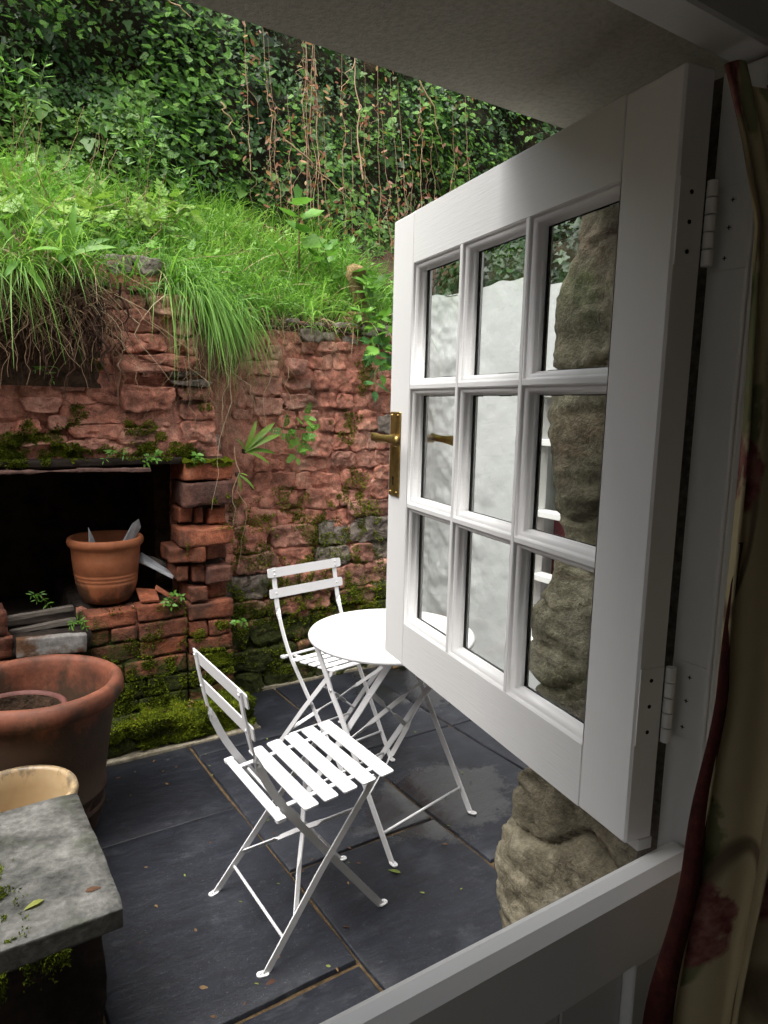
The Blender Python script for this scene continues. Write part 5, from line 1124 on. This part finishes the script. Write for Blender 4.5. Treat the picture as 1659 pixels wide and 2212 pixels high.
# ------------------------------------------------------------------ grass
def grass_base(n, xr_, yr_, seed, keep=None):
    g = np.random.default_rng(seed); x = g.uniform(*xr_, n); y = yedge(x) + g.uniform(*yr_, n)
    if keep is not None: k = keep(x, y, g); x, y = x[k], y[k]
    return np.stack([x, y, bank_z(x, y) - 0.03], 1), g
def col_for(P, g): return np.clip(0.45 + 0.35 * fbm(P * 2.3, 6, 3) + g.normal(0, 0.17, len(P)), 0, 1)
def dens(x, y, g): return g.random(len(x)) < np.clip(0.75 + 0.6 * vnoise(np.stack([x * 3, y * 3, x * 0], 1), 4), 0.15, 1)
P, g = grass_base(19000, (-0.6, 2.5), (-0.02, 1.35), 1, lambda x, y, g: dens(x, y, g) & ((x < 1.42) | (y - yedge(x) > 0.05))); n = len(P)
D = unit(np.stack([g.normal(0, 0.42, n), -0.42 + g.normal(0, 0.38, n), 1 + g.normal(0, 0.2, n)], 1))
blades('grass', P, D, g.uniform(0.09, 0.32, n) * (0.8 + 0.5 * (fbm(P * 2, 9, 2) > 0)), 0.0026, g.uniform(0.25, 0.9, n), col_for(P, g), M['grass'])['kind'] = 'stuff'
P, g = grass_base(3600, (-0.6, 2.4), (0.0, 1.3), 12, dens); n = len(P)
D = unit(np.stack([g.normal(0, 0.35, n), -0.3 + g.normal(0, 0.35, n), 1 + g.normal(0, 0.2, n)], 1))
blades('long_grass', P, D, g.uniform(0.28, 0.52, n), 0.0045, g.uniform(0.5, 1.1, n), np.clip(col_for(P, g) + 0.22, 0, 1), M['grass'], None, 6)['kind'] = 'stuff'
P, g = grass_base(1500, (-0.4, 2.3), (0.0, 1.2), 19, dens); n = len(P)
D = unit(np.stack([g.normal(0, 0.6, n), -0.4 + g.normal(0, 0.4, n), 0.7 + g.normal(0, 0.3, n)], 1))
blades('dry_grass', P, D, g.uniform(0.12, 0.38, n), 0.0026, g.uniform(0.3, 1.2, n), g.random(n), M['straw'])['kind'] = 'stuff'
# the big tuft spilling over the wall between hearth and wall
g = np.random.default_rng(3); n = 1500; x = np.clip(g.normal(1.19, 0.11, n), 0.95, 1.48); y = yedge(x) + g.uniform(-0.06, 0.28, n)
P = np.stack([x, y, bank_z(x, y) + g.uniform(-0.04, 0.05, n)], 1)
D = unit(np.stack([0.25 * (x - 1.15) / 0.2 * 0.5 + g.normal(0, 0.28, n), -0.85 + g.normal(0, 0.25, n), 0.85 + g.normal(0, 0.25, n)], 1))
tuft = thing('grass_tuft', 'long bright grass tuft cascading over the wall beside the stone breast', 'grass tuft', (1.2, 3.3, 1.95))
blades('blades', P, D, g.uniform(0.18, 0.40, n) * (1 - 0.45 * smooth(1.24, 1.45, x)), 0.0042, g.uniform(0.9, 1.6, n), np.clip(0.55 + g.normal(0, 0.2, n), 0, 1), M['grass'], tuft, 8, 0.18)['kind'] = 'stuff'
# grass hanging at the far left and along the lips
g = np.random.default_rng(4); n = 750; x = np.concatenate([g.uniform(-0.5, 0.40, n), g.uniform(0.4, 1.0, 260), g.uniform(1.45, 2.15, 130)]); y = yedge(x) + g.uniform(-0.05, 0.12, len(x)); n = len(x)
P = np.stack([x, y, bank_z(x, y) - 0.02], 1); D = unit(np.stack([g.normal(0, 0.4, n), -0.7 + g.normal(0, 0.3, n), 0.7 + g.normal(0, 0.35, n)], 1))
L = g.uniform(0.12, 0.30, n) * np.where(x < 0.42, 0.95, np.where(x > 1.45, 0.42, 0.36))
blades('overhanging_grass', P, D, L, 0.003, g.uniform(0.7, 1.7, n), np.clip(col_for(P, g), 0, 1), M['grass'], None, 6)['kind'] = 'stuff'
# dry straw hanging in the corner
g = np.random.default_rng(8); lines = []; rs = []; cc = []
for k in range(120):
    x = float(np.clip(g.normal(1.20, 0.13), 0.95, 1.6)); y0 = float(yedge(x)) - g.uniform(0.02, 0.16); z0 = g.uniform(1.65, 1.98); L = g.uniform(0.15, 0.48)
    lines.append(path_noise(np.array((x, y0, z0)), np.array((x + g.normal(0, 0.10), y0 - g.uniform(-0.03, 0.05), z0 - L)), 9, 0.035, k)); rs.append(g.uniform(0.001, 0.0022)); cc.append(g.random())
for a, e in (((1.22, 3.12, 1.72), (1.10, 3.07, 1.02)), ((1.19, 3.1, 1.78), (1.16, 3.08, 1.35)), ((1.03, 3.08, 1.9), (1.06, 3.07, 1.62)), ((1.48, 3.27, 1.82), (1.43, 3.24, 1.25)), ((1.22, 3.1, 1.3), (1.205, 3.08, 0.93)), ((1.31, 3.25, 1.15), (1.28, 3.2, 0.70))):
    lines.append(path_noise(np.array(a), np.array(e), 14, 0.03, int(a[0] * 100))); rs.append(0.0024); cc.append(0.95)
for k in range(60):
    x = g.uniform(1.35, 1.85); y0 = 3.31; z0 = g.uniform(1.86, 1.96); L = g.uniform(0.05, 0.3)
    lines.append(path_noise(np.array((x, y0, z0)), np.array((x + g.normal(0, 0.09), y0 - g.uniform(0, 0.05), z0 - L)), 8, 0.03, k)); rs.append(g.uniform(0.0007, 0.0013)); cc.append(g.random())
for k in range(180):
    x = g.uniform(-0.1, 0.66); y0 = 3.0; z0 = g.uniform(1.92, 2.1); L = g.uniform(0.08, 0.35)
    lines.append(path_noise(np.array((x, y0, z0)), np.array((x + g.normal(0, 0.14), y0 - g.uniform(0, 0.05), z0 - L)), 9, 0.05, k)); rs.append(g.uniform(0.001, 0.0022)); cc.append(0.5 + 0.5 * g.random())
strands('dry_straw', lines, rs, M['straw'], None, cc)['kind'] = 'stuff'
dl = []
for k in range(46):
    x = g.uniform(0.1, 0.95); y = g.uniform(3.25, 4.1); z = float(bank_z(np.array([x]), np.array([y]))[0]); a = g.normal(0, 0.5); L = g.uniform(0.2, 0.5)
    dl.append(path_noise(np.array((x, y, z)), np.array((x + L * math.sin(a), y - 0.1, z + L * abs(math.cos(a)))), 12, 0.04, 300 + k))
strands('dead_stems', dl, [0.0022] * 46, M['straw'], None, list(g.uniform(0.0, 0.8, 46)))['kind'] = 'stuff'
# roots under the turf
lines = []; rs = []; cc = []
for k in range(420):
    x = float(g.uniform(-0.6, 0.72)); y0 = 3.03 - g.uniform(0, 0.07); z0 = g.uniform(1.78, 2.0) ; L = g.uniform(0.06, 0.34)
    lines.append(path_noise(np.array((x, y0, z0)), np.array((x + g.normal(0, 0.05), y0 + g.uniform(-0.03, 0.04), z0 - L)), 12, 0.04, k)); th = g.random() < 0.2; rs.append(g.uniform(0.004, 0.009) if th else g.uniform(0.0009, 0.0026)); cc.append(g.uniform(0, 0.4) if th else g.uniform(0.1, 1.0))
strands('roots', lines, rs, M['root'], None, cc, 4)['kind'] = 'stuff'
# low ground cover in the grass, hanging weeds at the left, moss sprigs
def weed_scatter(name, n, xr_, yr_, shape, size, lo, hi, mat, seed, spread=0.5, hang=0.0):
    P, g = grass_base(n, xr_, yr_, seed, dens); m = len(P); P[:, 2] += g.uniform(lo, hi, m); P[:, 1] -= 0.3 * np.maximum(0, P[:, 2] - bank_z(P[:, 0], P[:, 1]))
    N = unit(np.stack([g.normal(0, spread, m), -0.45 + g.normal(0, spread, m), 1 + g.normal(0, 0.3, m)], 1)); Yd = g.normal(0, 1, (m, 3)) + (0, -0.5, -hang); Yd = unit(Yd - N * (Yd * N).sum(1, keepdims=True))
    o = scatter(name, shape[0], shape[1], P, np.cross(Yd, N), Yd, N, g.uniform(*size, m), np.clip(g.normal(0.55, 0.2, m), 0, 1), mat); o['kind'] = 'stuff'; return o
weed_scatter('ground_cover', 1500, (-0.5, 1.4), (0.0, 1.3), PINN, (0.035, 0.075), 0.03, 0.20, M['grass'], 21)
weed_scatter('ground_cover', 1300, (1.2, 2.5), (0.0, 0.9), OVATE, (0.014, 0.034), 0.02, 0.16, M['grass'], 22)
weed_scatter('ground_cover', 900, (-0.4, 0.9), (0.7, 1.5), PINN5, (0.035, 0.075), 0.02, 0.16, M['grass'], 23)

# plants that can be told apart
up = (0, -0.2, 1)
plant('tall_weed', 'tall weed with big lobed pale leaves standing in the grass above the wall', 'weed', (1.87, 3.75, 2.13), [((0.02, -0.05, 1), 0.50, 0.0, 4, 0.12, 0.45), ((-0.45, -0.1, 0.8), 0.30, 0.1, 2, 0.11, 0.6), ((0.4, -0.1, 0.8), 0.33, 0.1, 2, 0.11, 0.6)], 'lobed', LOBED, M['leaf_fresh'], M['red_stem'], 3, None, 0.006)
for i, (b_, st, l) in enumerate([((2.06, 3.32, 1.93), [((-0.35, -0.35, 0.8), 0.26, 0.7, 5, 0.075, 0.2), ((0.05, -0.5, 0.6), 0.34, 1.2, 6, 0.085, 0.2), ((-0.1, -0.5, 0.3), 0.30, 1.4, 5, 0.085, 0.2)], 'nettle with toothed leaves drooping over the wall right beside the open door'),
        ((2.14, 3.36, 1.95), [((-0.15, -0.1, 1), 0.42, 0.2, 6, 0.085, 0.25), ((-0.35, -0.15, 0.9), 0.34, 0.3, 5, 0.08, 0.25)], 'nettle standing upright on the wall top close to the door'),
        ((2.0, 3.55, 2.05), [((-0.2, -0.1, 1), 0.38, 0.2, 5, 0.075, 0.35), ((0.15, -0.1, 1), 0.44, 0.2, 5, 0.075, 0.35)], 'pale nettle growing behind the yellowish stone ornament'),
        ((2.07, 3.29, 1.84), [((-0.15, -0.4, 0.2), 0.30, 1.3, 6, 0.085, 0.1), ((0.1, -0.4, 0.1), 0.28, 1.3, 6, 0.085, 0.1)], 'dark nettle stem hanging lowest down the wall at the door')]):
    plant('nettle', l, 'nettle', b_, st, 'nettle', NETTLE, M['leaf_deep' if i == 3 else 'leaf_fresh'], M['stem'], 11 + i, None, 0.0028)
for i, (b_, h, l) in enumerate([((0.62, 3.35, 2.10), 0.34, 'leafy weed with feathery lime leaves and a red stem above the stone breast'), ((0.38, 3.25, 2.05), 0.42, 'feathery lime green weed at the left above the roots'), ((0.95, 3.55, 2.18), 0.30, 'feathery weed spreading flat lime leaves left of the grass tuft'), ((0.80, 3.6, 2.25), 0.30, 'feathery weed further back with paler leaf tips'), ((0.30, 3.6, 2.25), 0.30, 'tall feathery weed at the far left before the ivy'), ((1.15, 3.85, 2.35), 0.30, 'feathery weed at the foot of the dark ivy')]):
    r = random.Random(i); plant('cow_parsley', l, 'weed', b_, [((r.uniform(-.5, .5), -0.3 + r.uniform(-.2, .2), 0.9), h * r.uniform(0.7, 1.1), 0.35, 3, 0.105, 0.35) for _ in range(5)], 'pinn', PINN, M['leaf_lime'], M['red_stem'], 31 + i, None, 0.0026)
for i, (b_, l) in enumerate([((1.10, 4.25, 2.55), 'bushy upright cleavers climbing the ivy in the middle'), ((0.55, 4.2, 2.65), 'leafy bramble shoot climbing the ivy at the left'), ((1.35, 4.1, 2.5), 'short cleavers shoots at the ivy foot')]):
    r = random.Random(i + 5); plant('climbing_weed', l, 'weed', b_, [((r.uniform(-.25, .25), -0.2, 1), r.uniform(0.3, 0.6) * (0.7 if i == 2 else 1), 0.1, 9, 0.055, 0.1) for _ in range(6)], 'lance', LANCE, M['leaf_fresh'], M['stem'], 41 + i, None, 0.002)
plant('wall_cranesbill', 'small leafy plant growing from a crack in the red wall', 'plant', (1.63, 3.345, 1.36), [((-0.6, -0.6, 0.5), 0.10, 0.5, 2, 0.07, 0.5), ((0.6, -0.6, 0.5), 0.13, 0.5, 2, 0.075, 0.5), ((0.1, -0.8, 0.3), 0.12, 0.9, 3, 0.075, 0.4), ((0.35, -0.5, 0.9), 0.15, 0.3, 2, 0.07, 0.5), ((-0.2, -0.7, -0.2), 0.14, 0.6, 2, 0.065, 0.5)], 'pinn', PINN, M['leaf_fresh'], M['stem'], 51, None, 0.0016, (0, -1, 0.5))
def rosette(name, label, base, specs, mat, seed, key='strap', shape=STRAP):
    t = thing(name, label, 'fern' if 'fern' in name else 'dock', base); r = random.Random(seed)
    rough_block('crown', Vector(base) - Vector((0.012, 0.004, 0.012)), Vector(base) + Vector((0.012, 0.012, 0.012)), M['soil'], t, 3, 0.006, 0.002, 0.001, seed)
    for d, s in specs: put_leaf(t, key, shape, mat, Vector(base), d, (0.1, -1, 0.75), s)
    return t
rosette('harts_tongue_fern', 'strap leaved fern in the corner between the brick pier and red wall', (1.33, 3.24, 1.27), [((0.72, -0.3, 0.85), 0.25), ((0.85, -0.3, 0.6), 0.24), ((0.95, -0.2, 0.15), 0.20), ((0.35, -0.3, 0.95), 0.19), ((0.9, -0.4, -0.2), 0.16), ((0.55, -0.4, 0.75), 0.16), ((-0.3, -0.5, 0.7), 0.10)], M['leaf_lime'], 3)
rosette('harts_tongue_fern', 'small bright fern leaf hanging right of the pier', (1.25, 3.13, 1.17), [((0.2, -0.3, -0.8), 0.10), ((0.5, -0.4, -0.3), 0.12), ((0.1, -0.5, 0.2), 0.08)], M['leaf_lime'], 4)
rosette('dock_plant', 'broad dock leaves hanging from the turf above the roots', (0.52, 3.02, 2.03), [((-0.25, -0.5, 0.7), 0.20), ((0.15, -0.5, 0.9), 0.24), ((0.55, -0.5, 0.4), 0.22), ((-0.1, -0.7, 0.1), 0.22), ((0.75, -0.4, 0.7), 0.22)], M['leaf_fresh'], 5)
rosette('dock_plant', 'dock leaves at the far left drooping below the grass', (0.36, 3.0, 2.0), [((-0.2, -0.7, -0.1), 0.20), ((0.2, -0.6, 0.3), 0.24), ((-0.3, -0.4, 0.8), 0.22), ((0.3, -0.8, -0.3), 0.2)], M['leaf_fresh'], 6)
for i, (b_, l) in enumerate([((0.70, 3.13, 1.285), 'leafy sprig sprouting in the moss on the hearth lintel'), ((1.05, 3.12, 1.26), 'tiny sprig on the lintel just above the pier'), ((0.44, 3.12, 1.62), 'small ferny sprig under the roots on the left'), ((0.93, 3.12, 0.635), 'small green sprig beside the leaning slate'), ((0.52, 3.12, 0.57), 'pale fern sprig hanging left of the brick ledge'), ((1.23, 3.10, 0.47), 'small sprig hanging on the pier edge'), ((0.40, 3.3, 0.66), 'small sprig growing among the wooden slats'), ((0.86, 3.14, 1.27), 'sprig with narrow leaves hanging from the lintel edge')]):
    r = random.Random(i + 80); plant('wall_sprig', l, 'plant', b_, [((r.uniform(-.9, .9), -0.5, r.uniform(-0.4, 0.9)), r.uniform(0.02, 0.065), 0.5, 2, 0.024, 0.3) for _ in range(5)], 'ov' if i % 2 else 'la', OVATE if i % 2 else LANCE, M['leaf_fresh'], M['stem'], 61 + i, None, 0.0009, (0, -0.8, 0.6))
orn = thing('garden_ornament', 'yellowish weathered stone ornament, a coil with a thick rising neck, among the nettles', 'ornament', (2.06, 3.44, 1.92))
def lump(name, pts, rad, seed):
    bm = bmesh.new(); add_tube(bm, pts, rad, 14); me = bmesh_me(name, bm); V = np.array([v.co[:] for v in me.vertices]); V += np.stack([0.007 * fbm(V * 22 + k * 5, seed + k, 3) for k in range(3)], 1)
    me.vertices.foreach_set('co', V.astype(np.float32).ravel()); link(name, me, M['tuff'], orn, True, True)
for k in range(2):
    n = 26 - 4 * k; rr = 0.075 - 0.028 * k
    lump('coil', [(2.055 + rr * math.cos(a), 3.44 + rr * math.sin(a), 1.945 + 0.030 * k + 0.016 * a / 6.3) for a in np.linspace(0.3, 6.5, n)], [0.024] * n, 3 + k)
ts_ = np.linspace(0, 1, 18)
lump('neck', [(2.075 + 0.018 * math.sin(t * 6) - 0.012 * t, 3.43 - 0.02 * t, 1.94 + 0.31 * t) for t in ts_], [0.05 - 0.014 * math.sin(t * 3.0) + (0.012 if 0.8 < t < 0.99 else -0.02 if t >= 0.99 else 0) for t in ts_], 9)

# ------------------------------------------------------------------ moss
def moss(name, n, sampler, size=(0.004, 0.009), seed=0, parent=None, bright=0.5):
    g = np.random.default_rng(seed); P, N = sampler(n, g); m = len(P)
    D = unit(N + g.normal(0, 0.6, (m, 3))); Xd = unit(np.cross(D, g.normal(0, 1, (m, 3)))); Zd = np.cross(Xd, D)
    col = np.clip(bright + 0.35 * fbm(P * 14, seed + 1, 3) + g.normal(0, 0.22, m), 0, 1)
    o = scatter(name, MOSSF[0], MOSSF[1], P, Xd, D, Zd, g.uniform(*size, m), col, M['moss'], parent); o['kind'] = 'stuff'; return o
def s_ledge(n, g):
    x = g.uniform(0.30, 1.235, n); u = g.random(n) ** 1.1
    q = np.stack([x * 9, u * 3, x * 0], 1); b_ = 0.020 * fbm(q * 1.6, 5, 4)
    top = u > 0.42
    y = np.where(top, 2.94 + (u - 0.42) / 0.58 * 0.20, 2.925 + 0.012 * vnoise(q * 2, 3)); z = np.where(top, 0.125, 0.018 + u / 0.42 * 0.112)
    edge = np.exp(-((u - 0.42) / 0.12) ** 2); z = z + b_ + 0.012 * edge; y = y - b_ - 0.012 * edge
    N = np.where(top[:, None], np.array([0, -0.15, 1.0]), np.array([0, -1, 0.35]))
    k = fbm(np.stack([x * 5, y * 5, z * 5], 1), 12, 3) > np.where(u > 0.72, 0.15, -0.75) - 0.3 * (x > 0.9) + 0.9 * (z < 0.045)
    return np.stack([x, y, z], 1)[k], N[k]
moss('moss', 40000, s_ledge, (0.006, 0.015), 1, ledge, 0.58)
from mathutils.bvhtree import BVHTree
def surface(root, y0=2.85):
    V = []; F = []; b0 = 0
    for o in S.objects:
        if o.parent == root and o.type == 'MESH' and o.name.split('.')[0] != 'moss':
            m = wmat(o); V += [m @ v.co for v in o.data.vertices]; F += [[i + b0 for i in p.vertices] for p in o.data.polygons]; b0 = len(V)
    t = BVHTree.FromPolygons(V, F); d = Vector((0, 1, 0))
    def f(x, z):
        Y = np.zeros(len(x)); N = np.zeros((len(x), 3))
        for i in range(len(x)):
            h = t.ray_cast(Vector((x[i], y0, z[i])), d, 1.2)
            if h[0] is None: Y[i] = 9.0; N[i] = (0, -1, 0)
            else: n = h[1] if h[1].y < 0 else -h[1]; Y[i] = h[0].y; N[i] = n
        return Y, N
    return f
def blob_sampler(blobs, yfun):
    def f(n, g):
        w = np.array([b_[2] * b_[3] for b_ in blobs]); pick = g.choice(len(blobs), n, p=w / w.sum()); B = np.array([b_[:4] for b_ in blobs])[pick]
        r = np.sqrt(g.random(n)); a = g.uniform(0, 2 * math.pi, n); x = B[:, 0] + 1.35 * B[:, 2] * r * np.cos(a); z = B[:, 1] + 1.35 * B[:, 3] * r * np.sin(a)
        q = np.stack([x * 16, x * 0, z * 16], 1); k = fbm(q * 1.3, 33, 4) > -0.05 + 0.7 * (r ** 2 - 0.35); th = (0.007 * (1 - r ** 2) + 0.006 * fbm(q, 4, 2)); x, z, th = x[k], z[k], th[k]
        Y, N = yfun(x, z); ok = Y < 5; P = np.stack([x, Y - np.maximum(0, th), z], 1)[ok]; return P, unit(N[ok] + np.array([0, -0.3, 0.45]))
    return f
moss('moss', 42000, blob_sampler([(1.95, 1.33, 0.055, 0.05), (1.99, 1.42, 0.10, 0.045), (2.03, 1.12, 0.085, 0.11), (1.60, 0.98, 0.12, 0.075), (1.75, 0.85, 0.10, 0.06), (2.02, 0.92, 0.16, 0.08), (1.86, 1.0, 0.06, 0.04), (2.07, 1.66, 0.05, 0.08), (1.94, 1.89, 0.035, 0.035), (1.72, 0.62, 0.2, 0.08), (1.95, 0.72, 0.2, 0.09), (1.45, 0.75, 0.09, 0.2), (1.5, 0.45, 0.16, 0.12), (1.8, 0.4, 0.25, 0.12), (1.60, 0.2, 0.25, 0.1), (1.30, 0.5, 0.05, 0.25), (2.1, 0.4, 0.2, 0.2), (1.34, 0.95, 0.035, 0.12)], surface(wall)), (0.005, 0.013), 2, wall, 0.68)
moss('moss', 22000, blob_sampler([(0.62, 1.66, 0.045, 0.04), (0.38, 1.36, 0.06, 0.045), (0.46, 1.37, 0.05, 0.05), (0.56, 1.42, 0.04, 0.05), (0.80, 1.39, 0.07, 0.03), (0.60, 1.285, 0.25, 0.035), (0.95, 1.285, 0.12, 0.035), (0.40, 1.28, 0.2, 0.04), (0.92, 1.345, 0.03, 0.02), (1.02, 1.27, 0.12, 0.025), (0.2, 1.3, 0.2, 0.06), (1.10, 1.48, 0.03, 0.02)], surface(hearth)), (0.005, 0.012), 3, hearth, 0.58)
moss('moss', 16000, blob_sampler([(0.70, 0.60, 0.14, 0.018), (0.93, 0.60, 0.09, 0.035), (0.86, 0.36, 0.09, 0.11), (0.76, 0.24, 0.20, 0.10), (0.90, 0.18, 0.16, 0.14), (0.62, 0.34, 0.05, 0.04), (0.74, 0.45, 0.03, 0.04), (0.985, 0.45, 0.012, 0.12), (0.70, 0.12, 0.2, 0.05)], surface(sill)), (0.005, 0.012), 4, sill, 0.5)
moss('moss', 14000, blob_sampler([(1.045, 1.222, 0.055, 0.016), (1.18, 1.224, 0.045, 0.012), (1.115, 1.225, 0.115, 0.008), (1.14, 1.05, 0.02, 0.015), (1.19, 1.07, 0.015, 0.02), (1.18, 0.925, 0.04, 0.009), (1.10, 0.30, 0.11, 0.05), (1.05, 0.42, 0.04, 0.03), (1.10, 0.22, 0.12, 0.08), (1.17, 0.46, 0.04, 0.02), (1.0, 0.82, 0.008, 0.05), (1.215, 0.80, 0.008, 0.05)], surface(pier)), (0.004, 0.011), 5, pier, 0.62)
def s_top(n, g):
    x = g.uniform(0.985, 1.228, n); y = g.uniform(3.105, 3.19, n); return np.stack([x, y, 1.230 + 0.018 * np.abs(fbm(np.stack([x * 20, y * 20, x * 0], 1), 3, 2))], 1), np.tile(np.array([0, -0.3, 1.0]), (n, 1))
moss('moss', 7000, s_top, (0.004, 0.009), 6, pier, 0.95)
def s_bench(n, g):
    x = g.uniform(-0.2, 0.20, n); u = g.random(n); dz = np.abs(g.normal(0, 0.018, n)) * (1.6 - 4 * np.abs(x - 0.05)); k = fbm(np.stack([x * 20, u, u * 0], 1), 3, 3) > -0.2
    return np.stack([x, 1.452 - 0.006 * u + 0.05 * dz, 0.372 - dz], 1)[k], np.tile(np.array([0.2, -1, -0.1]), (int(k.sum()), 1))
moss('moss', 4200, s_bench, (0.004, 0.010), 7, bench, 0.4)
def s_bt(n, g):
    x = 0.085 + np.abs(g.normal(0, 0.018, n)); y = g.uniform(1.46, 1.75, n); k = fbm(np.stack([x * 22, y * 22, x * 0], 1), 6, 3) > 0.1 + 5 * (x - 0.1); return np.stack([x, y, np.full(n, 0.421)], 1)[k], np.tile(np.array([0, 0, 1.0]), (int(k.sum()), 1))
moss('moss', 900, s_bt, (0.004, 0.008), 8, bench, 0.5)

# ------------------------------------------------------------------ fallen leaves
FL = fan([(0, 0), (0.16, 0.15), (0.22, 0.4), (0.14, 0.7), (0, 1.0), (-0.14, 0.7), (-0.22, 0.4), (-0.16, 0.15)], (0, 0.4, 0.10), 0.35)
fr2 = random.Random(14); n_ = 0
def fallen(x, y, s, mat, label=None, z=0.004, grp=True):
    o = bpy.data.objects.new('fallen_leaf', leafmesh('fall', FL, mat)); C.objects.link(o)
    o.matrix_basis = Matrix.Translation((x, y, z)) @ Matrix.Rotation(fr2.uniform(0, 6.28), 4, 'Z') @ Matrix.Rotation(fr2.uniform(-.35, .35), 4, 'Y') @ Matrix.Scale(s, 4)
    tag(o, label or 'small dry brown leaf scrap lying on the dark slate paving', 'leaf', None if not grp else 'dry leaf scraps on the slate')
fallen(1.226, 1.70, 0.045, M['fallen_green'], 'yellow green leaf lying on slate just beyond the front chair foot', 0.004, False)
fallen(0.52, 1.60, 0.030, M['fallen'], 'curled brown leaf on the slate between bench and front chair', 0.004, False)
fallen(0.70, 1.52, 0.030, M['fallen'], 'crumpled orange leaf beside the near foot of the front chair', 0.004, False)
fallen(0.25, 1.54, 0.035, M['fallen'], 'brown leaf on the grey bench slab near its front edge', 0.422, False)
fallen(0.17, 1.56, 0.045, M['fallen_green'], 'pale leaf on the grey bench slab nearer the moss', 0.422, False)
for k in range(46): fallen(fr2.uniform(0.36, 2.0), fr2.uniform(1.15, 2.85), fr2.uniform(0.009, 0.022), M['fallen'])
for k in range(26):
    x, y = fr2.uniform(0.4, 1.9), fr2.uniform(1.2, 2.85); fallen(x, y, fr2.uniform(0.008, 0.018), M['fallen_green'], 'tiny green leaf scrap lying on the dark slate paving')
for o in [o for o in S.objects if o.get('label') == 'tiny green leaf scrap lying on the dark slate paving']: o['group'] = 'green leaf scraps on the slate'
for k in range(14): fallen(fr2.uniform(0.5, 1.15), fr2.uniform(2.98, 3.1), fr2.uniform(0.015, 0.03), M['fallen'], 'brown leaf resting on the moss of the kerb', 0.137); 
for o in [o for o in S.objects if o.get('label') == 'brown leaf resting on the moss of the kerb']: o['group'] = 'leaves on the mossy kerb'
for k in range(5): fallen(fr2.uniform(2.15, 2.36), fr2.uniform(3.1, 3.3), fr2.uniform(0.05, 0.09), M['fallen'], 'dark dead leaf heaped in the corner behind the table', 0.012 + 0.01 * k)
for o in [o for o in S.objects if o.get('label') == 'dark dead leaf heaped in the corner behind the table']: o['group'] = 'dead leaves in the corner'
